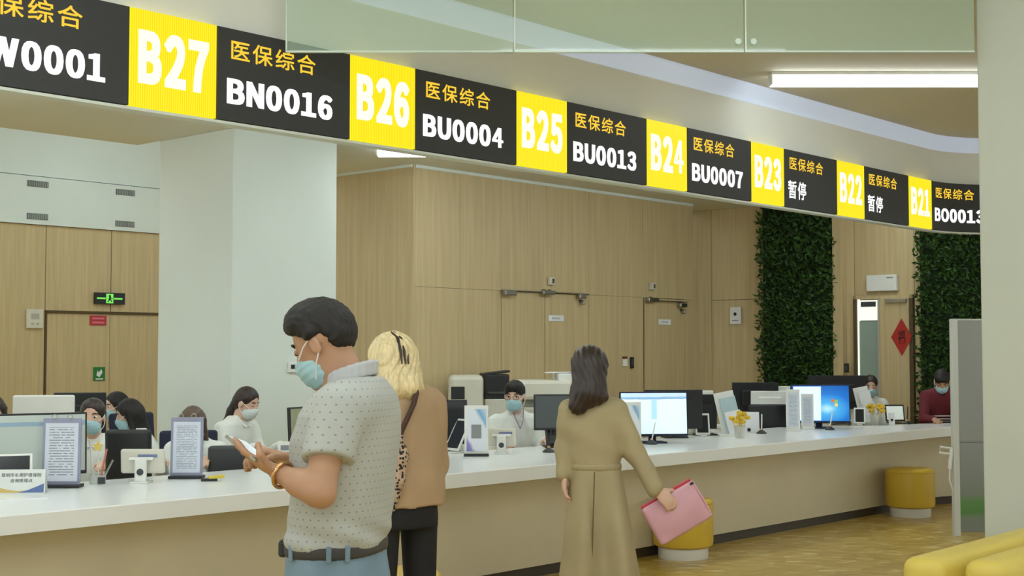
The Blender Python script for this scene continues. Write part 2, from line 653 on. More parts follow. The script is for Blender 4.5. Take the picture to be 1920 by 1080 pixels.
# ceilings
def slab(name, s0, s1, t0, t1, z, m, label, th=0.12):
    p = [st(s0, t0), st(s1, t0), st(s1, t1), st(s0, t1)]
    mb = MB(); mb.prism([(q.x, q.y) for q in p], z, z + th, axis='z')
    return struct(mb.build(name, m), label, 'ceiling')
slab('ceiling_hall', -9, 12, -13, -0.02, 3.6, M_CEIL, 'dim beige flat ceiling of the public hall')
slab('ceiling_staff', -9, 1.64, 0.28, 4.66, 3.3, M_CEIL2, 'pale flat ceiling over the left staff area')
slab('ceiling_staff_inner', 1.64, 9.9, 0.28, 4.32, 3.3, M_CEIL2, 'pale flat ceiling over the middle staff area in front of wood wall')
slab('ceiling_passage', 3.0, 4.4, 4.32, 5.2, 3.3, M_CEIL2, 'pale ceiling strip behind the white column')
slab('ceiling_corner', 8.35, 13.0, -6, 0.28, 3.3, M_CEIL2, 'pale ceiling over the far corner by green walls')
slab('ceiling_void', -9, 12, 4.66, 12.6, 5.2, M_WHITE, 'high white ceiling above far wood wall with vents')
mb = MB(); q0, q1 = st(-9, 4.66), st(1.64, 4.66)
mb.sweep([(q0, V), (q1, V)], [(-0.1, 3.31), (-0.003, 3.31), (-0.003, 5.2), (-0.1, 5.2)])
struct(mb.build('wall_upstand', M_WHITE), 'white upstand above the staff ceiling edge', 'wall')

# path of the fascia and of the LED band (straight, then a curve to the right)
PITCH_M = 1.39
S_END = 5 * PITCH_M + 0.50
ARC_R = 1.05
ARC_C = st(S_END, -ARC_R)
def arc_pt(d, off=0.0):
    """point d metres past the straight end, off metres towards the customers"""
    a = d / ARC_R
    if a <= PI / 2:
        nrm = V * math.cos(a) + U * math.sin(a)
        return ARC_C + nrm * (ARC_R - off), nrm
    rest = d - ARC_R * PI / 2
    return ARC_C + U * (ARC_R - off) + N * rest, U.copy()
path = [(st(s, 0), V) for s in (-6.0, S_END)]
path += [(p, n) for p, n in (arc_pt(ARC_R * PI / 2 * i / 16) for i in range(1, 17))]
path += [arc_pt(ARC_R * PI / 2 + 2.5)]
mb = MB(); mb.sweep(path, [(0.0, 2.65), (0.05, 2.65), (0.05, 3.2), (0.27, 3.2), (0.27, 3.6), (0.0, 3.6)])
fas = struct(mb.build('wall_fascia', M_SOFF), 'off-white bulkhead fascia carrying the LED queue display band', 'wall')
mb = MB(); mb.sweep(path, [(-0.005, 3.455), (0.0, 3.455), (0.0, 3.6), (-0.045, 3.6), (-0.045, 3.585)])
mb.build('cove_trim', M_COVE, fas)
mb = MB(); mb.sweep(path, [(-0.04, 2.644), (0.045, 2.644), (0.045, 2.658), (-0.04, 2.658)])
mb.build('bottom_trim', M_WHITE, fas)

# white column behind the counter
def block(name, s0, s1, t0, t1, z0, z1, m, bev=0.0):
    mb = MB()
    R = Rz(ROT)
    c = st((s0 + s1) / 2, (t0 + t1) / 2, (z0 + z1) / 2)
    mb.box(c, (s1 - s0, t1 - t0, z1 - z0), bev, R)
    return mb.build(name, m)
struct(block('wall_column', 1.64, 2.74, 3.26, 4.31, 0, 3.3, M_WHITE, 0.008), 'big square white column behind the staff desks', 'column')

# wood walls -------------------------------------------------------
W0 = atY(775, 655, 12.95)
TW = (W0 - P0).dot(V)
SW = (W0 - P0).dot(U)
PL_BACK = (W0, N)
PL_FAR = (atY(80, 655, 19.0), N)
TF = (PL_FAR[0] - P0).dot(V)
def s_of(px, plane):
    return (hit(px, 655, plane) - P0).dot(U)
def panels(wall, plane_t, bounds, gap=0.006, th=0.018, name='panel', m=M_WOOD):
    for s0, s1, z0, z1 in bounds:
        o = block(name, s0 + gap / 2, s1 - gap / 2, plane_t - th, plane_t + 0.001, z0 + gap / 2, z1 - gap / 2, m)
        o.parent = wall
def xs(*px, plane=PL_BACK):
    return [s_of(p, plane) for p in px]
wb_ = struct(block('wall_back', SW, s_of(1298, PL_BACK), TW + 0.001, TW + 0.2, 0, 3.3, M_WOODG), 'honey wood veneer wall with two doors behind middle counters', 'wall')
a0, a1, a2, a3, a4, a5, a6, a7, a8 = xs(775, 860, 937, 1019, 1102, 1204, 1206, 1281, 1298)
DH = 2.11
panels(wb_, TW, [(a0, a1, 0, DH), (a1, a2, 0, DH), (a4, a5, 0, DH), (a7, a8, 0, DH),
                 (a0, a1, DH, 3.3), (a1, a2, DH, 3.3), (a2, a4, DH, 3.3), (a4, a5, DH, 3.3), (a5, a8, DH, 3.3)], gap=0.003)
d1 = struct(block('door_1', a2 + .006, a4 - .006, TW - 0.004, TW + 0.002, 0, DH, M_WOODG), 'flush wood double door in the back wall', 'door')
panels(d1, TW - 0.004, [(a2, a3, 0.01, DH), (a3, a4, 0.01, DH)], gap=0.012, th=0.016, name='leaf')
d2 = struct(block('door_2', a6 + .006, a7 - .006, TW - 0.004, TW + 0.002, 0, DH, M_WOODG), 'narrow single flush wood door beside the double door', 'door')
panels(d2, TW - 0.004, [(a6, a7, 0.01, DH)], gap=0.012, th=0.016, name='leaf')
# cornice glow line
mb = MB(); mb.sweep([(st(SW, TW), N), (st(a8, TW), N)], [(0.0, 3.27), (0.03, 3.27), (0.03, 3.3), (0.0, 3.3)])
struct(mb.build('trim_1', M_WHITE), 'thin white cornice along the top of wood wall', 'trim')
# return wall running back from the corner
wr = struct(block('wall_return', SW + 0.002, SW + 0.2, TW + 0.2, TW + 2.82, 0, 3.3, M_WOODG), 'wood veneer return wall beside the white column', 'wall')
for k in range(2):
    t0 = TW - 0.018 + k * 1.4
    o = block('panel', SW - 0.018, SW, t0 + .002, t0 + 1.398, 0, 3.3, M_WOOD)
    o.parent = wr
mb = MB(); mb.sweep([(st(SW - .018, TW), -U), (st(SW - .018, TW + 2.8), -U)], [(0.0, 3.275), (0.025, 3.275), (0.025, 3.3), (0.0, 3.3)])
struct(mb.build('trim_2', M_WHITE), 'thin white cornice along the top of return wall', 'trim')
# far wall on the left
f0, f1, f2, f3, f4, f5 = xs(-260, -40, 82, 205, 330, 560, plane=PL_FAR)
HW = 3.27
wf = struct(block('wall_far', f0 - 3, f5 + 1.5, TF + 0.001, TF + 0.2, 0, HW, M_WOODG), 'far wood veneer wall with emergency exit at left', 'wall')
DF = 2.05
panels(wf, TF, [(f0, f1, 0, HW), (f1, f2, 0, HW), (f2, f3, DF, HW), (f3, f4, DF, HW), (f4, f5, 0, HW)], gap=0.012)
d3 = struct(block('door_3', f2, f4, TF + 0.0, TF + 0.004, 0, DF, M_WOODG), 'flush wood double exit door under the green exit sign', 'door')
panels(d3, TF + 0.012, [(f2 + .02, f3, 0.01, DF - .03), (f3, f4 - .02, 0.01, DF - .03)], gap=0.008, th=0.018, name='leaf')
o = block('door_frame', f2, f2 + .03, TF - .03, TF + .01, 0, DF, M_WOODG); o.parent = d3
o = block('door_frame', f2, f4, TF - .03, TF + .01, DF - .03, DF, M_WOODG); o.parent = d3
wu = struct(block('wall_upper', f0 - 3, f5 + 1.5, TF - 0.06, TF + 0.2, HW, 3.95, M_WHITE), 'white upper wall band with small grilles', 'wall')
struct(block('wall_top', f0 - 3, f5 + 1.5, TF - 0.02, TF + 0.2, 3.965, 5.2, M_WHITE), 'white top wall band under the high ceiling', 'wall')

# right wall with the green planting
WR0 = atY(1297, 655, 17.4)
PL_R = (WR0, -U)
SR = (WR0 - P0).dot(U)
def t_of(px, py=655):
    return (hit(px, py, PL_R) - P0).dot(V)
r0, r1, r2, r3, r4 = t_of(1250), t_of(1433), t_of(1570), t_of(1728), t_of(1860)
wrt = struct(block('wall_right', SR + 0.02, SR + 0.2, r4 - 1.5, r0 + 1.0, 0, 3.3, M_WOODG), 'wood veneer side wall between the living green walls', 'wall')
DRT = 2.13
e0, e1 = t_of(1335), t_of(1428)
g0, g1, g2 = t_of(1604), t_of(1660), t_of(1716)
def rpan(t0, t1, z0, z1, th=0.02, name='panel', m=M_WOOD, par=None):
    a, b = min(t0, t1), max(t0, t1)
    o = block(name, SR, SR + th, a + .003, b - .003, z0 + .003, z1 - .003, m)
    o.parent = par or wrt
    return o
for t0, t1, z0, z1 in ((r0 + 1, e0, 0, 3.3), (e0, e1, DRT, 3.3), (e1, r1, 0, 3.3), (r1, r2, 0, 3.3), (r2, g0, 0, 3.3), (g0, g2, DRT, 3.3), (g2, r3, 0, 3.3), (r3, r4 - 1.5, 0, 3.3)):
    rpan(t0, t1, z0, z1)
d4 = struct(block('door_4', SR + .012, SR + .02, e1 + .004, e0 - .004, 0, DRT, M_WOODG), 'flush wood cupboard door left of the green wall', 'door')
rpan(e0, e1, 0.01, DRT, 0.014, 'leaf', par=d4).location += Vector((0, 0, 0))
# pilaster beside the open door
o = block('pilaster', SR - 0.10, SR, t_of(1588), r2, 0, 3.3, M_WOOD); o.parent = wrt
# open door: glowing transom and side strip, glazed strip, leaf swung out
lit = mat('lit_room_glow', (232, 236, 226), 0.7, var=0.02, emit=(240, 246, 230), es=0.75)  # glow painted in for a lit room that is not built
fro = mat('frosted_glass', (150, 168, 156), 0.35, var=0.03)
d5 = thing('door_5', None, None)
d5.location = st(SR, (g0 + g2) / 2, 0); d5.rotation_euler = (0, 0, ROT - PI / 2)
struct(d5, 'open wood door with red diamond poster and frosted glass strip', 'door')
wdt = abs(g2 - g0)
def d5box(name, x0, x1, y0, y1, z0, z1, m, bev=0.0):
    mb = MB(); mb.box(((x0 + x1) / 2, (y0 + y1) / 2, (z0 + z1) / 2), (x1 - x0, y1 - y0, z1 - z0), bev)
    return mb.build(name, m, d5)
d5box('frame', -wdt / 2, -wdt / 2 + .04, -.05, .02, 0, DRT, M_WOODG)
d5box('frame', wdt / 2 - .04, wdt / 2, -.05, .02, 0, DRT, M_WOODG)
d5box('frame', -wdt / 2, wdt / 2, -.05, .02, DRT - .04, DRT, M_WOOD)
d5box('glass_strip', -wdt / 2 + .06, -.04, -.012, .008, 0.05, 1.83, fro)
d5box('lit_transom', -wdt / 2 + .06, -.04, -.012, .008, 1.84, DRT - .05, lit)
d5box('transom_box', -wdt / 2 + .09, -.10, -.03, -.012, 2.0, 2.06, M_DGREY)
d5box('jamb', -wdt / 2 + .04, -wdt / 2 + .06, -.02, .01, 0.02, DRT - .04, lit)
d5box('leaf', -.03, wdt / 2 - .045, -.06, -.02, 0.01, DRT - .03, M_WOOD, 0.003)
d5box('leaf_edge', -.055, -.03, -.065, -.015, 0.01, DRT - .03, mat('aluminium_edge', (190, 180, 168), 0.4, 0.3))
d5box('closer', .05, wdt / 2 - .06, -.10, -.06, DRT - .09, DRT - .05, M_STEEL)

# hall pillar on the right
PX = atY(1838, 540, 7.05)
pc = PX + N * 0.5 + U * 0.5
mb = MB(); mb.box((pc.x, pc.y, 1.8), (1.0, 1.0, 3.6), 0.01, Rz(ROT))
struct(mb.build('wall_pillar', mat('pillar_paint', (206, 210, 196), 0.5, var=0.02, scale=1.5)), 'thick pale hall pillar at the right edge', 'pillar')

# ================================================================== LAMPS
def linear_lamp(loc, rz, length, led, label, group=None, w=0.09, h=0.06, frame=M_WPL):
    t = thing('linear_lamp', label, 'ceiling lamp', loc, rz, group)
    mb = MB(); mb.box((0, 0, -0.012), (length, w + 0.02, 0.024), 0.004); mb.build('housing', frame, t)
    mb = MB(); mb.box((0, 0, -0.024 - h / 2), (length - 0.01, w, h), 0.008); mb.build('diffuser', led, t)
    for k in (-1, 1):
        mb = MB(); mb.box((k * (length / 2 - .004), 0, -0.02 - h / 2), (0.014, w + 0.006, h + 0.008), 0.003); mb.build('end_cap', M_WPL, t)
    return t
p = atz(1443, 150, 3.55)
linear_lamp((p.x + 1.0, p.y, 3.6), 0, 2.0, mat('lamp_diffuser_soft', (250, 252, 252), 0.5, var=0.0, emit=(236, 248, 255), es=6.0), 'long white tube lamp on hall ceiling beside the pillar', w=0.13, h=0.07)
for i, (x, y) in enumerate(((-3.2, 2.2), (-0.6, 2.2), (2.0, 2.2), (-1.9, 4.2), (0.9, 4.6), (3.2, 3.6), (-3.2, -1.2), (-0.6, -1.2), (2.0, -1.2), (-0.5, -3.6), (4.6, 6.2), (4.6, 8.6))):  # lamps added out of view to light the hall
    linear_lamp((x, y, 3.6), 0, 2.0, M_LED, 'unseen tube lamp added on hall ceiling to light the waiting area', 'added hall ceiling lamps out of view')
for px, py in ((812, 293), (-185, 170)):
    p = atz(px, py, 3.216)
    linear_lamp((p.x, p.y, 3.3), 0, 1.0 if px > 0 else 1.6, M_LEDS, 'short white tube lamp on ceiling by the wood corner' if px > 0 else 'white tube lamp on ceiling under the leftmost LED display', w=0.12)
for i, (s_, t_) in enumerate(((-3.6, 1.0), (-2.0, 1.0), (-0.4, 1.0), (1.2, 1.0), (2.8, 1.0), (4.4, 1.0), (6.0, 1.0), (7.4, 1.2), (8.7, 1.0))):  # lamps added unseen behind the band to brighten the worktop
    p = st(s_, t_)
    linear_lamp((p.x, p.y, 3.296), ROT, 1.4, M_LEDS, 'added tube lamp on staff ceiling, unseen behind the LED band', 'added staff ceiling lamps unseen behind the LED band')
for i, (s_, t_) in enumerate(((0, 6.5), (3.5, 8.0), (0, 9.5), (5.5, 9.5))):  # unseen lamps added to light the high space at left
    p = st(s_, t_)
    linear_lamp((p.x, p.y, 5.2), 0, 2.2, M_LEDH, 'unseen tube lamp added on the high ceiling above the far wood wall', 'added unseen high ceiling lamps above the far wall', w=0.3)

# ================================================================== HANGING GLASS SMOKE SCREEN
M_GLASS = mat('curtain_glass', (205, 235, 215), 0.04, var=0.0, alpha=0.26)
M_GEDGE = mat('glass_edge', (206, 222, 206), 0.25, var=0.0)
gt = thing('glass_smoke_curtain', 'greenish hanging glass smoke curtain under the hall ceiling', 'glass panel', (0, 6.9, 3.6))
zl = 3.048 - 3.6
edges = [(px - 960) / F * 6.9 for px in (531, 963, 1400, 1836)]
for a, b in zip(edges[:-1], edges[1:]):
    mb = MB(); mb.box(((a + b) / 2, 0, zl / 2), (b - a - 0.008, 0.012, -zl), 0.0)
    g = mb.build('glass_pane', M_GLASS, gt)
    mb = MB(); mb.box(((a + b) / 2, 0, zl + 0.004), (b - a - 0.008, 0.016, 0.010)); mb.build('bottom_edge', M_GEDGE, g)
    mb = MB(); mb.box((a + 0.006, 0, zl / 2), (0.008, 0.0135, -zl)); mb.build('side_edge', M_GEDGE, g)
for x in (edges[2] - 0.035, edges[2] + 0.045):
    mb = MB(); mb.cyl((x, -0.02, zl + 0.055), (x, 0.02, zl + 0.055), 0.016); mb.build('clamp_disc', M_GEDGE, gt)
mb = MB(); mb.box(((edges[0] + edges[3]) / 2, 0, -0.015), (edges[3] - edges[0], 0.05, 0.03)); mb.build('ceiling_channel', M_STEEL, gt)

# ================================================================== LED QUEUE DISPLAYS
def led_yellow():
    m = mat('led_yellow', (20, 18, 4), 0.5, var=0.0)
    nt = m.node_tree
    b = nt.nodes['Principled BSDF']
    tc = node(nt, 'ShaderNodeTexCoord'); sp = node(nt, 'ShaderNodeSeparateXYZ')
    nt.links.new(tc.outputs['Object'], sp.inputs[0])
    w = mth(nt, 'MULTIPLY', mth(nt, 'ADD', mth(nt, 'SINE', mth(nt, 'MULTIPLY', sp.outputs[0], 2 * PI / 0.0125)), 1), 0.5)
    r = node(nt, 'ShaderNodeValToRGB')
    r.color_ramp.elements[0].color = lin((246, 214, 0)) + (1,)
    r.color_ramp.elements[1].color = lin((255, 242, 18)) + (1,)
    nt.links.new(w, r.inputs[0])
    nt.links.new(r.outputs[0], b.inputs['Emission Color'])
    b.inputs['Emission Strength'].default_value = 1.0
    return m
M_LEDY = led_yellow()
M_LEDB = mat('led_black', (58, 59, 60), 0.55, var=0.05, scale=60)
M_LTW = mat('led_text_white', (40, 40, 40), 0.5, var=0.0, emit=(255, 255, 255), es=1.15)
M_LTY = mat('led_text_yellow', (40, 34, 10), 0.5, var=0.0, emit=(255, 206, 52), es=1.0)
M_LTG = mat('led_text_glow', (40, 40, 20), 0.5, var=0.0, emit=(255, 252, 226), es=1.1)
ZB, ZH = 2.662, 0.474
YW, KW = 0.50, 0.89
M_CASE = mat('display_case', (44, 42, 38), 0.6)
for k, (num, tick) in zip(range(-2, 6), (('B28', 'BW0001'), ('B27', 'BN0016'), ('B26', 'BU0004'), ('B25', 'BU0013'), ('B24', 'BU0007'), ('B23', '暂停'), ('B22', '暂停'), ('B21', 'BO0013'))):
    o3 = st(k * PITCH_M, -0.004, ZB)
    t = thing('queue_display', 'LED queue display with yellow %s square and %s on black' % (num, tick), 'LED display', o3, ROT, 'LED queue displays above the counter')
    mb = MB(); mb.box((YW / 2, -0.02, ZH / 2), (YW - 0.006, 0.04, ZH), 0.002); yp = mb.build('number_panel', M_LEDY, t)
    add_text('number_digits', num, 0.045, 0.115, 0.405, 0.265, M_LTG, yp, y=-0.0415, bold=0.045)
    curved = num == 'B21'
    Ri = Matrix(Rz(-ROT)).to_3x3()
    def bend(x, y, z):
        d = x - YW
        p, n = arc_pt(max(d, 0.0), -y + 0.004)
        q = Ri @ (p - Vector((o3.x, o3.y, 0)))
        return (q.x, q.y, z)
    if curved:
        mb = MB()
        n_ = 18
        ring = []
        for i in range(n_ + 1):
            x = YW + 0.003 + (KW - 0.006) * i / n_
            ring.append([mb.bm.verts.new(bend(x, yy, zz)) for yy, zz in ((-0.04, 0), (-0.04, ZH), (0, ZH), (0, 0))])
        for a, b in zip(ring[:-1], ring[1:]):
            for i in range(4):
                j = (i + 1) % 4
                mb.bm.faces.new((a[i], a[j], b[j], b[i]))
        mb.bm.faces.new(ring[0]); mb.bm.faces.new(ring[-1][::-1])
        kp = mb.build('information_panel', M_LEDB, t)
    else:
        mb = MB(); mb.box((YW + KW / 2, -0.02, ZH / 2), (KW - 0.006, 0.04, ZH), 0.002); kp = mb.build('information_panel', M_LEDB, t)
    w = bend if curved else None
    add_text('service_text', '医保综合', YW + 0.085, 0.315, 0.555, 0.105, M_LTY, kp, y=-0.0415, bold=0.012, warp=w)
    if tick == '暂停':
        add_text('ticket_text', tick, YW + 0.06, 0.075, 0.29, 0.15, M_LTW, kp, y=-0.0415, bold=0.016, warp=w)
    else:
        add_text('ticket_text', tick, YW + 0.06, 0.085, 0.70, 0.135, M_LTW, kp, y=-0.0415, bold=0.036, warp=w)

# ================================================================== COUNTER
ZC = 0.76
AC = math.radians(43.4)
UC = Vector((math.sin(AC), math.cos(AC), 0))
VC = Vector((-math.cos(AC), math.sin(AC), 0))
NC = -VC
CROT = PI / 2 - AC
Q0 = atz(1218, 853, ZC); Q0.z = 0
def ct(s, t, z=0.0):
    return Q0 + UC * s + VC * t + Vector((0, 0, z))
_e = atz(1752, 802, ZC); S_C = (_e - Q0).dot(UC)
CR = 1.1
CC = ct(S_C, -CR)
cpath = [(ct(s, 0), VC) for s in (-9.0, -4.0, 0.0, S_C)]
for i in range(1, 13):
    a = PI / 2 * 0.9 * i / 12
    n = VC * math.cos(a) + UC * math.sin(a)
    cpath.append((CC + n * CR, n))
WD = 1.15
_b = atz(1700, 807, ZC); S_B = (_b - Q0).dot(UC)
wpath = [(ct(q, 0), VC) for q in (-9.0, -4.0, 0.0, S_B)] + [c for c in cpath[3:]]
mb = MB()
rings = []
for i_, (p, n) in enumerate(wpath):
    w_ = WD if i_ <= 3 else 0.55
    rings.append([mb.bm.verts.new((p.x + n.x * o, p.y + n.y * o, z)) for o, z in ((0.0, ZC - 0.088), (w_, ZC - 0.088), (w_, ZC - .006), (w_ - .006, ZC), (0.006, ZC), (0.0, ZC - 0.006))])
for a, b in zip(rings[:-1], rings[1:]):
    for i_ in range(6):
        mb.bm.faces.new((a[i_], a[(i_ + 1) % 6], b[(i_ + 1) % 6], b[i_]))
mb.bm.faces.new(rings[0]); mb.bm.faces.new(rings[-1][::-1])
tag(mb.build('worktop', M_TOP), 'long glossy white worktop slab of the service counter', 'worktop')
cb_ = thing('service_counter', 'long beige counter base under the white worktop', 'counter', ct(0, 0.3))
def local(o, par):
    o.data.transform(Matrix.Translation(-par.location))
    o.parent = par
    return o
mb = MB(); mb.sweep(cpath, [(0.21, 0.075), (0.25, 0.075), (0.25, ZC - 0.089), (0.21, ZC - 0.089)])
local(mb.build('front_panel', M_FRONT), cb_)
mb = MB(); mb.sweep(cpath, [(0.235, 0.0), (0.26, 0.0), (0.26, 0.076), (0.235, 0.076)])
local(mb.build('toe_kick', M_KICK), cb_)
mb = MB(); mb.sweep(cpath[:3], [(WD - .25, 0.0), (WD - .22, 0.0), (WD - .22, ZC - .089), (WD - .25, ZC - .089)])
local(mb.build('rear_panel', M_FRONT), cb_)

# ================================================================== THINGS ON THE WALLS
def wall_thing(name, label, cat, px, py, plane, off=0.0, group=None, t=None):
    p = hit(px, py, plane)
    p = p + plane[1] * off
    rz = math.atan2(plane[1].x, -plane[1].y)
    return thing(name, label, cat, p, rz, group)
def pbox(parent, name, c, size, m, bev=0.002, R=None):
    mb = MB(); mb.box(c, size, bev, R)
    return mb.build(name, m, parent)
def wpx(px, plane, py=655):
    return hit(px, py, plane).y / F
OFFB = 0.022
# door closers and coordinator bars
def closer_set(px, py, label, width, knobs):
    t = wall_thing('door_closer', label, 'door closer', px, py, PL_BACK, OFFB)
    pbox(t, 'bar', (0, -0.03, 0), (width, 0.012, 0.012), M_STEEL)
    for x, z, sx in knobs:
        b = pbox(t, 'closer_body', (x, -0.045, z), (sx, 0.05, 0.05), M_STEEL, 0.01)
        pbox(b, 'bracket', (x, -0.012, z + 0.02), (0.03, 0.024, 0.03), M_DGREY)
    return t
kb = wpx(1019, PL_BACK)
closer_set(1019, 548, 'steel double door closer bar above the double door', 1.46, ((-0.62, -0.03, 0.18), (-0.03, -0.005, 0.14), (0.06, -0.005, 0.08), (0.58, -0.03, 0.12), (0.60, -0.10, 0.03)))
closer_set(1243, 565, 'steel door closer bar above the narrow single door', 0.86, ((-0.30, 0.01, 0.2), (0.32, -0.04, 0.14), (0.34, -0.12, 0.03)))
for px, py, lab in ((1028, 527, 'small cream sensor box above the double door'), (1218, 537, 'small cream sensor box above the narrow single door')):
    t = wall_thing('sensor_box', lab, 'sensor', px, py, PL_BACK, OFFB)
    pbox(t, 'housing', (0, -0.02, 0), (0.085, 0.04, 0.085), M_CREAM, 0.006)
    pbox(t, 'lens', (0.012, -0.042, 0), (0.03, 0.006, 0.05), M_WOODG)
for px, py, lab in ((1039, 597, 'white name plate on the double door leaf'), (1243, 604, 'white name plate on the narrow single door')):
    t = wall_thing('door_plate', lab, 'sign', px, py, PL_BACK, OFFB)
    pbox(t, 'plate', (0, -0.004, 0), (0.26 if px < 1100 else 0.25, 0.006, 0.065), M_PAPER)
    pbox(t, 'print_line', (0.0, -0.008, 0.0), (0.13, 0.002, 0.022), mat('print_pale', (196, 198, 192), 0.6), 0.0)
t = wall_thing('access_panel', 'white access control plate with dark red top between doors', 'access control', 1168, 680, PL_BACK, OFFB)
pbox(t, 'plate', (0, -0.006, 0), (0.085, 0.012, 0.085), M_WPL); pbox(t, 'red_cap', (0, -0.006, 0.058), (0.08, 0.012, 0.03), mat('dark_red', (120, 50, 46), 0.5))
t = wall_thing('card_reader', 'small black card reader left of the narrow door', 'card reader', 1181, 680, PL_BACK, OFFB)
pbox(t, 'housing', (0, -0.010, 0), (0.06, 0.02, 0.13), M_BLK, 0.006); pbox(t, 'keypad', (0, -0.021, 0.01), (0.04, 0.003, 0.08), M_DGREY)
# far wall on the left
t = wall_thing('exit_sign', 'green lit emergency exit sign above far wood door', 'exit sign', 202, 560, PL_FAR, 0.03)
pbox(t, 'housing', (0, -0.02, 0), (0.50, 0.04, 0.17), M_BLK, 0.006)
gm = mat('exit_green', (20, 60, 20), 0.5, var=0.0, emit=(120, 226, 90), es=1.0)
pbox(t, 'lit_panel', (-0.01, -0.042, 0), (0.12, 0.004, 0.14), gm)
rm_ = MB()
rm_.cyl((-0.01, -0.047, 0.035), (-0.01, -0.044, 0.035), 0.018, n=10)
rm_.box((-0.012, -0.046, 0.0), (0.03, 0.003, 0.05), R=Ry(0.3)); rm_.box((0.012, -0.046, -0.03), (0.014, 0.003, 0.05), R=Ry(-0.6)); rm_.box((-0.03, -0.046, -0.035), (0.014, 0.003, 0.05), R=Ry(0.7)); rm_.box((0.015, -0.046, 0.005), (0.045, 0.003, 0.012), R=Ry(0.4))
rm_.build('running_figure', M_BLK, t)
for x, d in ((-0.15, -1), (0.13, 1)):
    mb = MB(); mb.prism([(x - .07, -.012), (x + .07, -.012), (x + .07, .012), (x - .07, .012)], -.045, -.042); mb.build('arrow_bar', gm, t)
t = wall_thing('notice', 'red rectangular notice on the far wood door', 'notice', 183, 601, PL_FAR, 0.012)
redm = mat('notice_red', (190, 44, 60), 0.5)
pbox(t, 'plate', (0, -0.004, 0), (0.27, 0.006, 0.14), redm); [pbox(t, 'print_line', (0.0, -0.008, z), (0.2, 0.002, 0.026), mat('print_rose', (214, 120, 130), 0.6), 0.0) for z in (0.03, -0.03)]
t = wall_thing('notice', 'green rectangular safety notice on the far wood door', 'notice', 185, 701, PL_FAR, 0.012)
gg = mat('notice_green', (34, 120, 50), 0.5)
pbox(t, 'plate', (0, -0.004, 0), (0.19, 0.006, 0.20), gg)
mb = MB(); mb.prism([(-.05, -.02), (.0, -.05), (.05, .02), (.03, .07), (-.01, .02), (-.03, .05)], -.0095, -.0072); mb.build('symbol', M_PAPER, t)
pbox(t, 'caption', (0, -0.008, -0.075), (0.12, 0.002, 0.018), M_PAPER, 0.0)
t = wall_thing('wall_box', 'white electrical box with printed icons left of exit door', 'wall box', 62, 598, PL_FAR, 0.02)
pbox(t, 'housing', (0, -0.02, 0), (0.25, 0.04, 0.27), M_CREAM, 0.012)
pbox(t, 'icon', (-0.0, -0.041, 0.035), (0.12, 0.002, 0.08), mat('print_grey', (176, 176, 160), 0.6)); pbox(t, 'icon', (-0.04, -0.041, -0.07), (0.04, 0.002, 0.03), MATS['print_grey']); pbox(t, 'icon', (0.04, -0.041, -0.07), (0.04, 0.002, 0.03), MATS['print_grey'])
mb_g = None
gr_l = {(71, 345): 'upper small grey grille at far left of white wall', (70, 406): 'lower small grey grille at far left of white wall', (235, 361): 'upper small grey grille beside the white column', (234, 420): 'lower small grey grille beside the white column'}
M_GRIL = mat('grille_grey', (150, 156, 152), 0.6); M_GRILD = mat('grille_dark', (96, 100, 98), 0.7)
for (px, py), lab in gr_l.items():
    t = wall_thing('air_grille', lab, 'grille', px, py, (PL_FAR[0] + N * 0.06, N), 0.002)
    pbox(t, 'frame', (0, -0.003, 0), (0.32, 0.006, 0.085), M_GRILD, 0.0)
    for i in range(11):
        pbox(t, 'slat', (-0.14 + 0.028 * i, -0.008, 0), (0.016, 0.006, 0.075), M_GRIL, 0.0)
# column thermostat
PL_CR = (st(1.64, 3.26), N)
t = wall_thing('thermostat', 'small white thermostat with dark display on the white column', 'thermostat', 548, 689, PL_CR, 0.0)
pbox(t, 'housing', (0, -0.012, 0), (0.115, 0.024, 0.085), M_WPL, 0.006); pbox(t, 'display', (-0.01, -0.0255, 0.006), (0.045, 0.003, 0.035), M_BLK, 0.0)
# right wall
t = wall_thing('wall_box', 'white notice box with black dot on cupboard door by green wall', 'wall box', 1381, 592, PL_R, 0.01)
pbox(t, 'housing', (0, -0.012, 0), (0.16, 0.024, 0.22), M_WPL, 0.006); mb = MB(); mb.cyl((0, -0.028, 0.02), (0, -0.022, 0.02), 0.022); mb.build('lens', M_BLK, t); pbox(t, 'caption', (0, -0.025, -0.06), (0.09, 0.002, 0.012), M_GREY, 0.0)
t = wall_thing('emergency_light', 'white emergency light box above the open door', 'emergency light', 1657, 531, PL_R, 0.01)
pbox(t, 'housing', (0, -0.03, 0), (0.38, 0.06, 0.19), M_WPL, 0.01); pbox(t, 'label_strip', (0.11, -0.061, 0.06), (0.08, 0.003, 0.015), M_GREY, 0.0)
t = wall_thing('wall_switch', 'black wall switch on the wood pilaster', 'switch', 1588, 690, (PL_R[0] - U * 0.1, -U), 0.002)
pbox(t, 'plate', (0, -0.006, 0), (0.06, 0.012, 0.11), M_BLK, 0.004); pbox(t, 'rocker', (0, -0.014, 0), (0.03, 0.008, 0.05), M_DGREY, 0.002)
t = wall_thing('fortune_poster', 'red diamond paper poster on the open wood door', 'poster', 1691, 632, (PL_R[0] - U * 0.06, -U), 0.003)
mb = MB(); mb.prism([(0, -0.215), (0.13, 0), (0, 0.215), (-0.13, 0)], -0.004, 0); mb.build('paper', mat('poster_red', (176, 40, 30), 0.6), t)
add_text('lettering', '福', -0.045, -0.08, 0.09, 0.16, mat('ink_dark', (70, 22, 16), 0.6), t, y=-0.0055, bold=0.02)

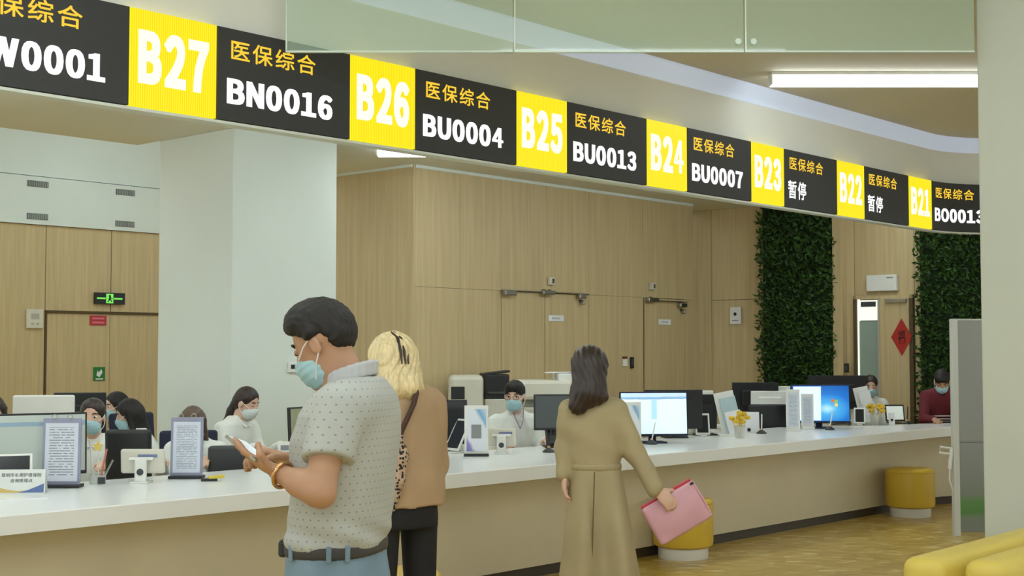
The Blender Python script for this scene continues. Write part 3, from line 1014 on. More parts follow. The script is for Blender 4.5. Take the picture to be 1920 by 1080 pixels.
# living green walls ------------------------------------------------
def green_wall(t0, t1, label):
    a, b = min(t0, t1), max(t0, t1)
    root = thing('green_wall', label, 'green wall', st(SR - 0.02, (a + b) / 2, 0), ROT - PI / 2)
    w = b - a
    mb = MB(); mb.box((0, 0.0, 1.65), (w - 0.02, 0.03, 3.28), 0.0); mb.build('backing', mat('moss_back', (24, 40, 16), 0.9, var=0.3), root)
    n = int(4600 * w)
    vs, fs = [], []
    base = np.array([(0, 0, 0), (0.018, -0.012, 0.026), (0, -0.004, 0.07), (-0.018, -0.012, 0.026), (0, 0.002, 0.03)])
    for i in range(n):
        c = np.array((rng.uniform(-w / 2 - .02, w / 2 + .02), -rng.uniform(0.02, 0.11), rng.uniform(0.5, 3.27)))
        R = np.array(Rz(rng.uniform(-1.1, 1.1)) @ Rx(rng.uniform(0.1, 1.3)) @ Ry(rng.uniform(0, 6.28)))
        k = len(vs)
        vs.extend((base * rng.uniform(0.6, 1.35)) @ R.T + c)
        fs += [(k, k + 1, k + 4), (k + 1, k + 2, k + 4), (k + 2, k + 3, k + 4), (k + 3, k, k + 4)]
    me = bpy.data.meshes.new('foliage')
    me.from_pydata([tuple(v) for v in vs], [], fs)
    tag(link('foliage', me, mat('leaf_green', (58, 92, 34), 0.55, var=0.55, scale=9, stretch=(1, 1, 1)), root), kind='stuff')
green_wall(r1, r2, 'tall dark green living wall between wood panels')
green_wall(r3, r4 - 0.6, 'dark green living wall behind the grey partition')

# ================================================================== HALL FURNITURE
def pouf(px, py, label):
    p = atz(px, py, 0.0)
    d = p.normalized(); d.z = 0
    p = p + d * 0.2
    t = thing('pouf_stool', label, 'stool', (p.x, p.y, 0), 0, 'yellow pouf stools at the counter')
    mb = MB(); mb.lathe([(0, 0), (0.178, 0), (0.18, 0.004), (0.18, 0.078), (0, 0.078)], 40); mb.build('base', M_WPL, t, True)
    mb = MB(); mb.lathe([(0, 0.08), (0.19, 0.08), (0.212, 0.095), (0.217, 0.12), (0.217, 0.38), (0.213, 0.405), (0.20, 0.42), (0.17, 0.428), (0, 0.432)], 40); mb.build('cushion', M_YEL, t, True)
    mb = MB(); mb.tube([(0.2165 * math.cos(a), 0.2165 * math.sin(a), 0.398) for a in np.linspace(0, 2 * PI, 41)], 0.004, 6); mb.build('piping', M_YEL, t)
pouf(1281, 1053, 'yellow pouf stool behind the pink bag')
pouf(1707, 972, 'yellow pouf stool near the grey partition')
pouf(745, 1257, 'yellow pouf stool half hidden behind the man and the blonde woman')

# grey partition and its bracket
kp = atz(1796, 1006, 0.0)
t = thing('partition_screen', 'tall grey partition screen with pale aluminium edge beside pillar', 'partition', (kp.x, kp.y, 0), 0.16)
M_ALU = mat('aluminium', (206, 208, 202), 0.45, 0.1, var=0.02)
pbox(t, 'edge_post', (0.0, 0.02, 0.873), (0.05, 0.05, 1.746), M_ALU, 0.004)
pbox(t, 'upper_panel', (0.325, 0.02, 1.25), (0.60, 0.03, 0.98), mat('partition_grey', (150, 153, 148), 0.3, var=0.03, scale=2), 0.003)
pbox(t, 'lower_panel', (0.325, 0.02, 0.39), (0.60, 0.03, 0.72), ramp_print('partition_green_blur', [(0.0, (128, 132, 126)), (0.16, (120, 134, 116)), (0.22, (84, 132, 66)), (0.34, (96, 140, 78)), (0.42, (128, 136, 124)), (1.0, (146, 149, 146))], 'Z', 0.3), 0.003)  # blurred green of a plant painted into the panel colour
pbox(t, 'seam_strip', (0.325, 0.018, 0.757), (0.60, 0.034, 0.012), M_GREY, 0.0)
pbox(t, 'edge_post', (0.65, 0.02, 0.873), (0.05, 0.05, 1.746), M_ALU, 0.004)
pbox(t, 'top_rail', (0.325, 0.02, 1.74), (0.61, 0.04, 0.012), M_ALU, 0.0)
b = MB(); b.tube([(-0.02, 0.03, 0.70), (-0.13, 0.02, 0.715), (-0.135, 0.02, 0.67), (-0.03, 0.02, 0.655)], 0.010); bo = b.build('bracket', M_WPL, t)
b = MB(); b.tube([(-0.03, 0.02, 0.70), (-0.045, 0.02, 0.60), (-0.05, 0.02, 0.54)], 0.016); b.build('handle', M_WPL, bo)
b = MB(); b.tube([(-0.05, 0.02, 0.54), (-0.055, 0.02, 0.45), (-0.03, 0.02, 0.38), (-0.02, 0.02, 0.36)], 0.006); b.build('cord', M_WPL, bo)

# back to back sofas in the right foreground
def sofa(px, py, side, label):
    p = atz(px, py, 0.70)
    t = thing('waiting_sofa', label, 'sofa', (p.x, p.y, 0), ROT)
    L = 1.6
    mb = MB(); mb.box((L / 2, -0.075 * 1, 0.43), (L, 0.17, 0.54), 0.05, seg=5); mb.build('backrest', M_SOFA, t, True)
    mb = MB(); mb.box((L / 2, -0.075 + side * 0.36, 0.28), (L, 0.56, 0.27), 0.06, seg=5); mb.build('seat', M_SOFA, t, True)
    for x in (0.15, L - 0.15):
        for y in (-0.05, side * 0.5):
            mb = MB(); mb.cyl((x, y, 0), (x, y, 0.17), 0.02); mb.build('leg', M_STEEL, t, True)
sofa(1690, 1044, 1, 'pale yellow sofa whose back comes first from the left at lower right')
sofa(1806, 1050, -1, 'pale yellow sofa at the lower right corner, nearest the camera')

# ================================================================== THINGS ON AND BEHIND THE COUNTER
def face_cam(p, extra=0.0):
    return math.atan2(-p[0], p[1]) + extra
def top(px, py, z=ZC):
    return atz(px, py, z)
M_SCR_OFF = mat('screen_off', (34, 37, 42), 0.15, var=0.02)
M_SCR_GREY = mat('screen_grey', (150, 166, 156), 0.2, var=0.02, emit=(168, 184, 172), es=0.35)
def monitor(loc, rz, w, h, z0, screen, hous, label, group=None, tilt=-0.06, logo=None, stand=True):
    t = thing('monitor', label, 'monitor', loc, rz, group)
    R = Rx(tilt)
    c = Vector((0, 0, z0 + h / 2))
    mb = MB(); mb.box(c, (w, 0.022, h), 0.006, R); mb.box(c + Vector((0, 0.022, -0.01)), (w * 0.6, 0.03, h * 0.55), 0.012, R); hb = mb.build('housing', hous, t)
    mb = MB(); mb.box(c + R @ Vector((0, -0.0115, 0.004)), (w - 0.022, 0.003, h - 0.03), 0.0, R); mb.build('screen', screen, t)
    if logo:
        mb = MB(); mb.box(c + R @ Vector((0, 0.0385, 0.02)), (0.07, 0.003, 0.014), 0.0, R); mb.build('badge', logo, hb)
    if stand:
        mb = MB(); mb.box((0, 0.05, (z0 + h * .4) / 2 + .005), (0.06, 0.025, z0 + h * .4 - .01), 0.006); mb.build('stand', hous, t)
        mb = MB(); mb.box((0, 0.03, 0.007), (0.2, 0.16, 0.012), 0.005); mb.build('base', hous, t)
    return t
def tablet(loc, rz, w, h, tilt, screen, label, z0=0.03, hous=M_WPL):
    t = thing('tablet', label, 'tablet', loc, rz)
    R = Rx(tilt)
    c = Vector((0, 0, z0)) + R @ Vector((0, 0, h / 2))
    mb = MB(); mb.box(c, (w, 0.012, h), 0.005, R); mb.build('body', hous, t)
    mb = MB(); mb.box(c + R @ Vector((0, -0.0065, 0)), (w - 0.03, 0.002, h - 0.035), 0.0, R); mb.build('screen', screen, t)
    mb = MB(); mb.tube([c + R @ Vector((0, 0.008, 0)), (0, 0.02 + h * 0.35, 0.012)], 0.008); mb.build('stand', hous, t)
    mb = MB(); mb.box((0, 0.03, 0.006), (w * 0.5, 0.12 + h * .3, 0.012), 0.004); mb.build('base', hous, t)
    return t
def stand_frame(loc, rz, w, h, page, label, clip=True, border=mat('frame_lilac', (150, 152, 176), 0.4), dark=True):
    t = thing('document_stand', label, 'document stand', loc, rz)
    R = Rx(-0.05)
    mb = MB(); mb.box((0, 0, 0.009), (w * 1.04, 0.10, 0.018), 0.004); mb.build('base', M_BLK if dark else M_WPL, t)
    c = Vector((0, 0.0, 0.015 + h / 2))
    mb = MB(); mb.box(c, (w, 0.012, h), 0.003, R); mb.build('board', border, t)
    mb = MB(); mb.box(c + R @ Vector((0, -0.0075, -h * 0.012)), (w - 0.03, 0.003, h - 0.045), 0.0, R); mb.build('page', page, t)
    if clip:
        for x in (-w * 0.2, w * 0.2):
            mb = MB(); mb.tube([c + Vector((x + 0.013 * math.cos(a), 0, h / 2 + 0.006 + 0.014 * math.sin(a))) for a in np.linspace(0, 2 * PI, 13)], 0.0025, 6); mb.build('clip_ring', M_STEEL, t)
    return t
def device_back(loc, rz, w, h, z0, label):
    """customer pad seen from behind: white panel on a short pierced leg"""
    t = thing('evaluator_pad', label, 'tablet', loc, rz)
    R = Rx(0.10)
    c = Vector((0, 0.05, z0 + h / 2))
    mb = MB(); mb.box(c, (w, 0.03, h), 0.012, R); mb.build('panel', M_CREAM, t)
    mb = MB(); mb.box(c + Vector((0.03, -0.017, 0.03)), (w * .45, 0.003, 0.018), 0.0, R); mb.build('label_strip', mat('label_blue', (120, 130, 170), 0.5), t)
    hw = 0.045
    mb = MB(); mb.box((0, 0.005, (z0 + h * .62) / 2), (hw * 1.5, 0.025, z0 + h * .62), 0.01); mb.box((0, 0.015, z0 + h * .62), (hw * 3, 0.03, 0.016), 0.004); lg = mb.build('leg', M_WPL, t)
    mb = MB(); mb.cyl((0, -0.011, 0.062), (0, 0.0, 0.062), 0.019); mb.build('cable_hole', M_DGREY, lg)
    mb = MB(); mb.box((0, 0.02, 0.005), (0.10, 0.12, 0.010), 0.004); mb.build('foot', M_WPL, t)
    return t
def pen(loc, lean, label, m=M_WPL):
    t = thing('counter_pen', label, 'pen stand', loc, 0, 'pens on weighted stands along the counter')
    mb = MB(); mb.lathe([(0, 0), (0.045, 0), (0.045, 0.008), (0.03, 0.02), (0.014, 0.032), (0, 0.036)], 20); mb.build('base', M_BLK, t, True)
    mb = MB(); mb.tube([(0, 0, 0.03), (lean * 0.5, 0, 0.1), (lean, 0.01, 0.17)], [0.005, 0.006, 0.005]); mb.build('pen', m, t, True)
    mb = MB(); mb.sphere((0, 0, 0.035), 0.012); mb.build('ball', M_GOLD, t, True)
    return t
def vase(loc, label, seed):
    t = thing('flower_vase', label, 'flower vase', loc)
    mb = MB(); mb.lathe([(0, 0), (0.035, 0), (0.042, 0.03), (0.05, 0.10), (0.046, 0.10), (0.036, 0.03), (0, 0.012)], 20); mb.build('vase', mat('clear_acrylic', (225, 228, 220), 0.1, alpha=0.45), t, True)
    r = random.Random(seed)
    for i in range(9):
        a, q = r.uniform(0, 6.28), r.uniform(0.02, 0.075)
        z = r.uniform(0.13, 0.21)
        e = Vector((q * math.cos(a), q * math.sin(a), z))
        mb = MB(); mb.tube([(e.x * .2, e.y * .2, 0.02), e * .6, e], 0.003, 5)
        for k in range(5):
            b = 6.28 * k / 5
            mb.sphere(e + Vector((0.014 * math.cos(b), 0.014 * math.sin(b), 0.004)), (0.014, 0.014, 0.018), 6)
        mb.build('flower', mat('flower_yellow', (224, 186, 48), 0.6, var=0.2, scale=30), t, True)
def office_chair(loc, rz, label, m=M_BLK, back=0.95, w=0.42):
    t = thing('office_chair', label, 'office chair', loc, rz, 'office chairs behind the counter')
    mb = MB(); mb.box((0, 0.0, 0.45), (w + .04, 0.44, 0.07), 0.03, seg=3); mb.build('seat', m, t, True)
    mb = MB(); mb.box((0, 0.23, 0.5 + (back - 0.5) / 2 + 0.04), (w, 0.05, back - 0.52), 0.024, Rx(-0.1), seg=3); mb.build('backrest', m, t, True)
    mb = MB(); mb.cyl((0, 0, 0.06), (0, 0, 0.42), 0.025); mb.box((0, 0.24, 0.52), (0.06, 0.02, 0.2), 0.004, Rx(-0.1)); mb.build('column', M_STEEL, t)
    mb = MB()
    for i in range(5):
        a = 6.283 * i / 5
        mb.tube([(0, 0, 0.09), (0.27 * math.cos(a), 0.27 * math.sin(a), 0.05)], [0.022, 0.014])
        mb.sphere((0.27 * math.cos(a), 0.27 * math.sin(a), 0.026), 0.026, 8)
    mb.build('star_base', M_BLK, t)
    for sx in (-1, 1):
        mb = MB(); mb.tube([(sx * w * .5, 0.08, 0.45), (sx * (w * .5 + .03), 0.06, 0.62), (sx * (w * .5 + .03), -0.12, 0.64)], 0.016); mb.build('armrest', M_BLK, t)
    return t
def desk(s0, s1, t0, t1, label, z=0.74):
    c = ct((s0 + s1) / 2, (t0 + t1) / 2)
    t = thing('staff_desk', label, 'desk', c, CROT)
    w, d = s1 - s0, t1 - t0
    pbox(t, 'desktop', (0, 0, z - 0.0125), (w, d, 0.025), M_WPL, 0.003)
    for x in (-1, 1):
        pbox(t, 'side_panel', (x * (w / 2 - .015), 0, (z - .026) / 2), (0.025, d - .04, z - .027), M_WPL)
    pbox(t, 'modesty_panel', (0, -d / 2 + .05, 0.45), (w - .06, 0.02, 0.5), M_CREAM)
def cs(px, Y):
    q = atY(px, 655, Y) - Q0
    return q.dot(UC), q.dot(VC)

# left group ------------------------------------------------------
scrL = ramp_print('screen_left', [(0.0, (150, 160, 152)), (0.80, (156, 166, 158)), (0.81, (120, 144, 160)), (0.88, (120, 144, 160)), (0.89, (160, 170, 162))], 'Z', 0.3, emit=0.45)
p = atY(66, 655, 7.22); p.z = ZC
monitor(p, 0.55, 0.56, 0.335, 0.06, scrL, M_BLK, 'black monitor with pale green screen at left edge of counter', tilt=-0.04)
p = top(-2, 905); p = atY(30, 655, 6.98)
tablet(Vector((p.x - .04, p.y, ZC)), 0.35, 0.26, 0.17, -0.75, M_SCR_OFF, 'white tilted tablet with dark screen behind the white placard', 0.06)
p = top(40, 926)
t = thing('placard', 'white desk placard with two text rows and blue yellow wave at left', 'placard', p, 0.12)
R = Rx(-0.12)
mb = MB(); mb.box((0, 0, 0.062), (0.235, 0.004, 0.125), 0.001, R); pb = mb.build('board', mat('acrylic_white', (230, 232, 228), 0.2), t)
mb = MB(); mb.box((0, 0.04, 0.062), (0.235, 0.004, 0.125), 0.001, Rx(0.3)); mb.build('back_board', MATS['acrylic_white'], t)
ink = mat('ink_grey', (90, 92, 96), 0.6)
def tiltw(x, y, z):
    v = R @ Vector((x, y, z - 0.062)) + Vector((0, 0, 0.062))
    return tuple(v)
add_text('lettering', '昆明市长期护理保险', -0.098, 0.086, 0.196, 0.02, ink, pb, y=-0.0035, warp=tiltw, bold=0.01)
add_text('lettering', '咨询受理点', -0.055, 0.058, 0.11, 0.019, ink, pb, y=-0.0035, warp=tiltw, bold=0.01)
def wave(name, pts, m):
    me = bpy.data.meshes.new(name)
    me.from_pydata([tiltw(x, -0.0035, z) for x, z in pts], [], [tuple(range(len(pts)))])
    link(name, me, m, pb)
wave('blue_wave', [(-0.02, 0.006), (0.112, 0.006), (0.112, 0.052), (0.08, 0.038), (0.03, 0.018)], mat('wave_blue', (92, 116, 168), 0.4))
wave('yellow_wave', [(-0.112, 0.006), (-0.02, 0.006), (0.03, 0.018), (-0.02, 0.014), (-0.07, 0.022), (-0.112, 0.034)], mat('wave_yellow', (216, 190, 110), 0.4))
p = top(40, 938)
tag(pbox(None, 'paper_sheet', p + Vector((0, 0, 0.001)), (0.25, 0.10, 0.002), M_PAPER, 0.0, Rz(0.6)), 'white paper sheet lying in front of the placard', 'paper')
pgL = text_page('page_left', (214, 218, 230), (110, 112, 124), 22, seed=3)
stand_frame(top(115, 914), 0.02, 0.205, 0.355, pgL, 'lilac clip board stand with printed page beside the placard')
stand_frame(top(350, 897), 0.02, 0.185, 0.335, text_page('page_mid', (214, 220, 234), (120, 126, 146), 30, seed=9), 'lilac clip board stand with printed page in front of bowed woman')
# acrylic pen cup with star
p = top(183, 907)
t = thing('pen_cup', 'clear acrylic cup with pens and a yellow star', 'pen cup', p)
mb = MB(); mb.lathe([(0, 0), (0.045, 0), (0.045, 0.05), (0.041, 0.05), (0.041, 0.006), (0, 0.006)], 20); mb.build('cup', MATS['clear_acrylic'], t, True)
for x0, x1, z1, m in ((-0.02, -0.05, 0.24, M_WPL), (0.012, 0.045, 0.19, mat('pen_red', (200, 120, 100), 0.4)), (0.02, 0.08, 0.13, M_STEEL)):
    mb = MB(); mb.tube([(x0, 0, 0.008), (x1, 0.01, z1)], 0.0055); mb.build('pen', m, t)
mb = MB()
pts = [((0.032 if i % 2 == 0 else 0.016) * math.sin(i * PI / 5) + 0.0, (0.032 if i % 2 == 0 else 0.016) * math.cos(i * PI / 5) + 0.205) for i in range(10)]
mb.prism(pts, -0.008, 0.004); mb.build('star', mat('star_yellow', (240, 214, 110), 0.5), t)
mb = MB(); mb.tube([(0.005, 0, 0.01), (0.0, 0, 0.19)], 0.003); mb.build('star_stick', M_WPL, t)
mb = MB(); mb.box((0.035, -0.046, 0.022), (0.04, 0.01, 0.036), 0.002); mb.build('cup_label', M_DGREY, t)
device_back(top(263, 906), 0.0, 0.245, 0.135, 0.05, 'white pad on pierced leg in front of black chair back')
t = thing('stapler', 'yellow and black stapler lying before the clip board stand', 'stapler', top(399, 902), 0.25)
pbox(t, 'base', (-0.02, 0, 0.008), (0.09, 0.03, 0.016), M_BLK, 0.004); pbox(t, 'arm', (0.02, 0, 0.022), (0.09, 0.028, 0.02), mat('stapler_yellow', (220, 196, 70), 0.4), 0.006, Ry(-0.1))
# black low printer and monitor beside the column
p = atY(545, 655, 8.25); p.z = ZC
t = thing('receipt_printer', 'low black printer on worktop behind the man with phone', 'printer', p, 0.2)
pbox(t, 'body', (0, 0, 0.045), (0.24, 0.2, 0.09), M_BLK, 0.01); pbox(t, 'slot', (0, -0.101, 0.06), (0.16, 0.004, 0.008), M_DGREY, 0.0)
t = thing('white_box', 'small white paper box on the low black printer', 'box', p + Vector((-0.03, 0.0, 0.091)), 0.1)
pbox(t, 'carton', (0, 0, 0.04), (0.09, 0.05, 0.08), M_WPL, 0.003); pbox(t, 'print', (0, -0.026, 0.045), (0.05, 0.002, 0.03), M_GREY, 0.0)
p = atY(590, 655, 8.5); p.z = ZC
monitor(p, 1.05, 0.5, 0.32, 0.06, mat('screen_olive', (120, 124, 92), 0.2, emit=(130, 134, 100), es=0.3), M_BLK, 'black monitor half hidden behind the man in polo shirt')
# back row on the left
def at_desk(px, Y, z=0.74):
    q = atY(px, 655, Y); q.z = z
    return q
s0, t0 = cs(85, 9.6)
desk(s0 - 1.2, s0 + 0.5, t0 - .35, t0 + .35, 'white staff desk in the second row at the left')
monitor(at_desk(80, 9.9), PI + 0.35, 0.30, 0.30, 0.11, M_SCR_OFF, M_BLK, 'black monitor back, smaller one in second row at left', logo=M_GREY)
monitor(at_desk(152, 9.6), PI + 0.2, 0.36, 0.32, 0.13, M_SCR_OFF, M_BLK, 'black monitor back with grey badge behind the masked woman at left', logo=M_GREY)
p = atY(84, 655, 9.05); p.z = 0
t = thing('desk_divider', 'low white divider panel behind the left monitor', 'divider', p, 0.2)
pbox(t, 'panel', (0, 0, 0.595), (0.40, 0.03, 1.19), M_WPL, 0.012)
pbox(t, 'foot', (0, 0, 0.012), (0.36, 0.3, 0.024), M_GREY, 0.004)
office_chair(Vector((atY(261, 655, 8.12).x, 8.12, 0)), PI + 0.05, 'black office chair with its back above the white pad', back=1.0, w=0.27)
office_chair(Vector((atY(285, 655, 10.2).x, 10.2, 0)), 0.9, 'navy office chair behind the woman with long hair leaning left', M_NAVY, back=0.98, w=0.4)
office_chair(Vector((atY(437, 655, 8.9).x, 8.75, 0)), PI + 0.25, 'grey office chair seen from behind below the ponytail woman', M_DGREY, back=0.86, w=0.26)
office_chair(Vector((atY(360, 655, 9.2).x, 9.2, 0)), 0.3, 'navy office chair behind the bowed woman at the clip board', M_NAVY, back=0.9, w=0.4)

# middle group ----------------------------------------------------
post = ramp_print('poster_blue', [(0.0, (96, 130, 196)), (0.14, (150, 130, 190)), (0.22, (226, 230, 238)), (0.72, (228, 233, 240)), (0.80, (120, 176, 214)), (1.0, (210, 226, 238))], 'D', 0.35)
t = stand_frame(top(893, 855), 0.05, 0.165, 0.335, post, 'blue and white poster stand in front of the staff member with mask', clip=False, border=M_WPL)
pbox(t, 'code_patch', (0.0, -0.014, 0.17), (0.07, 0.003, 0.095), M_GREY, 0.0)
device_back(top(940, 851), 0.0, 0.21, 0.13, 0.05, 'white pad on pierced leg in front of the staff member with mask')
p = top(846, 850)
tablet(p, -0.9, 0.17, 0.25, -0.5, M_SCR_OFF, 'white tablet seen from its side beside the blonde woman', 0.02)
t = thing('white_speaker', 'white rounded device standing behind the side-on tablet', 'speaker', top(842, 838), 0.1)
pbox(t, 'body', (0, 0, 0.12), (0.09, 0.08, 0.24), M_WPL, 0.03); pbox(t, 'front_grille', (0.0, -0.041, 0.13), (0.05, 0.003, 0.12), M_CREAM, 0.0)
p = atY(838, 655, 9.65); p.z = ZC
monitor(p, 0.25, 0.30, 0.32, 0.055, M_SCR_OFF, M_BLK, 'black monitor behind the blue poster stand')
p = atY(1045, 655, 10.1); p.z = ZC
monitor(p, 0.12, 0.36, 0.27, 0.13, mat('screen_slate', (74, 80, 80), 0.25), M_BLK, 'slate grey monitor beside the trench coat woman')
t = thing('card_terminal', 'black card terminal under the slate grey monitor', 'card terminal', top(1035, 838), 0.3)
pbox(t, 'body', (0, 0, 0.07), (0.09, 0.06, 0.14), M_BLK, 0.01, Rx(-0.3)); pbox(t, 'keys', (0, -0.045, 0.06), (0.06, 0.006, 0.06), M_DGREY, 0.0, Rx(-0.3))
pen(top(1029, 848), 0.02, 'black pen on stand left of the trench coat woman', M_BLK)
# low cabinet along the wood wall with copiers
s0 = (atY(790, 655, 12.9) - P0).dot(U)
c = st(s0 + 1.1, TW - 0.32)
t = thing('low_cabinet', 'long low cream cabinet along the wood wall', 'cabinet', c, ROT)
pbox(t, 'body', (0, 0, 0.40), (2.2, 0.45, 0.78), M_CREAM, 0.004)
for i in range(4):
    dd = pbox(t, 'door', (-0.825 + 0.55 * i, -0.232, 0.41), (0.53, 0.018, 0.70), M_WPL, 0.003)
    pbox(dd, 'handle', (-0.825 + 0.55 * i + 0.2, -0.246, 0.5), (0.012, 0.012, 0.12), M_STEEL, 0.002)
pbox(t, 'top', (0, 0, 0.8), (2.22, 0.47, 0.02), M_WPL, 0.002)
def on_cab(px):
    q = hit(px, 655, (st(0, TW - 0.34), N)); q.z = 0.811
    return q
t = thing('water_dispenser', 'cream counter-top machine with dark window against the wood wall', 'machine', on_cab(873), 0.08)
pbox(t, 'body', (0, 0, 0.22), (0.335, 0.3, 0.44), M_CREAM, 0.045); pbox(t, 'window', (-0.08, -0.151, 0.27), (0.13, 0.006, 0.12), M_BLK, 0.006); pbox(t, 'tray', (0, -0.16, 0.03), (0.2, 0.06, 0.03), M_GREY, 0.004)
q = on_cab(928)
t = thing('black_printer', 'black printer with open lid beside the cream machine', 'printer', q, 0.15)
pbox(t, 'body', (0, 0.0, 0.32), (0.25, 0.3, 0.24), M_BLK, 0.012); pbox(t, 'lid', (0.0, 0.02, 0.455), (0.27, 0.3, 0.02), M_BLK, 0.004, Ry(-0.12)); pbox(t, 'lower_tray', (0, 0, 0.1), (0.24, 0.3, 0.2), M_CREAM, 0.01)
pbox(t, 'output_tray', (0, -0.155, 0.26), (0.18, 0.03, 0.02), M_DGREY, 0.003)
q = atY(1025, 655, 12.0); q.z = 0
t = thing('copier', 'large cream floor copier with paper on top behind the staff member', 'copier', q, 0.1)
pbox(t, 'body', (0, 0, 0.5), (0.56, 0.55, 0.98), mat('copier_grey', (188, 186, 172), 0.5), 0.02)
for i in range(4):
    dr = pbox(t, 'drawer', (0, -0.28, 0.25 + 0.2 * i), (0.52, 0.02, 0.18), M_CREAM, 0.006); pbox(dr, 'grip', (0, -0.292, 0.32 + 0.2 * i), (0.2, 0.008, 0.02), M_GREY, 0.0)
pbox(t, 'neck', (-0.02, 0.1, 1.03), (0.48, 0.3, 0.12), MATS['copier_grey'], 0.01); pbox(t, 'scanner_head', (-0.04, 0.02, 1.14), (0.5, 0.5, 0.17), M_CREAM, 0.03); pbox(t, 'feeder', (0.16, 0.0, 1.25), (0.16, 0.4, 0.07), M_WPL, 0.012); pbox(t, 'control_panel', (0.1, -0.3, 1.02), (0.36, 0.1, 0.03), M_WPL, 0.006, Rx(0.4))
pbox(t, 'paper_tray', (0.30, 0, 1.1), (0.16, 0.36, 0.015), M_DGREY, 0.002, Ry(-0.2))
for i, (dx, a) in enumerate(((0.12, 0.1), (0.15, -0.12))):
    pp = q + Rz(.1) @ Vector((dx, -0.02, 1.29 + i * 0.004))
    tag(pbox(None, 'paper_sheet', pp, (0.28, 0.2, 0.003), M_PAPER, 0.0, Rz(a)), ('lower' if i == 0 else 'upper') + ' white paper sheet lying on the copier', 'paper')

# right group -----------------------------------------------------
scrW = ramp_print('screen_white', [(0.0, (214, 238, 244)), (0.84, (220, 244, 248)), (0.86, (124, 160, 196)), (0.90, (150, 186, 216)), (0.92, (196, 220, 240)), (1.0, (190, 214, 238))], 'Z', 0.25, emit=0.62)
p = atY(1225, 655, 10.55); p.z = ZC
t = monitor(p, 0.14, 0.55, 0.35, 0.055, scrW, M_NAVY, 'monitor showing bright white windows beside the trench coat woman')
mb = MB(); mb.box((0.0, -0.0145, 0.22), (0.045, 0.002, 0.25)); mb.build('side_bar', mat('screen_bar', (150, 190, 222), 0.3, emit=(160, 200, 232), es=0.9), t)
stand_frame(top(1186, 834), 0.1, 0.135, 0.315, post, 'blue and white poster stand in front of the white monitor', clip=False, border=M_WPL)
pen(top(1222, 833), 0.03, 'pale pen on stand in front of the white monitor')
t = thing('white_speaker', 'cream rounded device right of the white monitor', 'speaker', top(1297, 815), 0.1)
pbox(t, 'body', (0, 0, 0.12), (0.075, 0.09, 0.24), M_CREAM, 0.025); pbox(t, 'front_grille', (0, -0.046, 0.13), (0.04, 0.003, 0.12), M_WPL, 0.0)
tablet(top(1318, 818), 0.05, 0.125, 0.185, -0.25, M_SCR_OFF, 'small white tablet on stand right of the white monitor', 0.012)
def rack(loc, rz, label, w, h, m1, m2):
    t = thing('leaflet_rack', label, 'leaflet rack', loc, rz)
    pbox(t, 'base', (0, 0, 0.01), (w, 0.12, 0.02), M_WPL)
    pbox(t, 'back_board', (0, 0.03, h / 2), (w, 0.008, h), m1, 0.001, Rx(-0.12) @ Ry(-0.2))
    pbox(t, 'leaflet', (0.025, -0.01, h * .46), (w * .8, 0.006, h * .85), m2, 0.001, Rx(-0.14) @ Ry(-0.22))
    pbox(t, 'leaflet', (0.05, -0.035, h * .30), (w * .8, 0.006, h * .55), M_PAPER, 0.001, Rx(-0.14) @ Ry(-0.22))
M_TEAL = mat('pale_teal', (176, 200, 206), 0.4)
rack(top(1366, 818), 0.0, 'leaning leaflet rack with pale blue leaflets right of small tablet', 0.17, 0.38, M_WPL, M_TEAL)
vase(top(1387, 821), 'yellow flowers in a clear vase beside the leaning leaflet rack', 1)
t = thing('card_holder', 'white card holder with dark dot beside the yellow flowers', 'card holder', top(1408, 812), 0.05)
pbox(t, 'card', (0, 0, 0.095), (0.15, 0.006, 0.18), M_PAPER, 0.001, Rx(-0.1)); pbox(t, 'base', (0, 0.02, 0.006), (0.12, 0.07, 0.012), M_WPL); mb = MB(); mb.cyl((-0.02, -0.018, 0.03), (-0.02, -0.006, 0.03), 0.016); mb.build('dot', M_BLK, t)
pen(top(1428, 813), 0.005, 'pale pen on stand beside the white card holder')
s0, t0 = cs(1430, 13.7)
desk(s0 - 0.75, s0 + 0.38, t0 - .3, t0 + .3, 'white staff desk behind the right counter places')
monitor(at_desk(1262, 11.25, ZC), PI + 0.15, 0.50, 0.33, 0.07, M_SCR_OFF, M_BLK, 'black monitor back behind the white monitor screen', logo=M_GREY)
monitor(at_desk(1318, 11.6, ZC), PI + 0.1, 0.24, 0.30, 0.05, M_SCR_OFF, M_BLK, 'narrow black monitor back above the small white tablet')
t = thing('white_box', 'small white box on top behind the narrow black monitor', 'box', at_desk(1324, 11.85, ZC), 0)
pbox(t, 'carton', (0, 0, 0.19), (0.11, 0.1, 0.37), M_WPL, 0.01); pbox(t, 'print', (0, -0.051, 0.3), (0.07, 0.002, 0.03), M_GREY, 0.0)
monitor(at_desk(1415, 13.75), PI + 0.05, 0.48, 0.30, 0.12, M_SCR_OFF, M_BLK, 'wide black monitor back left of the living green wall', logo=M_GREY)
monitor(at_desk(1442, 13.45), PI + 0.05, 0.38, 0.22, 0.12, M_SCR_OFF, M_WPL, 'white monitor back above the black chair at right')
office_chair(Vector((atY(1428, 655, 12.95).x, 12.95, 0)), PI + 0.1, 'black office chair with its back turned beside leaflet boards', back=0.95, w=0.42)
stand_frame(top(1487, 808), 0.0, 0.125, 0.36, text_page('page_r1', (212, 218, 228), (140, 146, 156), 26, seed=5), 'tall white printed leaflet board, left one of the pair', clip=False, border=M_WPL, dark=False)
stand_frame(top(1514, 804), 0.0, 0.115, 0.31, text_page('page_r2', (208, 214, 226), (140, 146, 160), 24, seed=14), 'tall white printed leaflet board, right one of the pair', clip=False, border=M_WPL, dark=False)
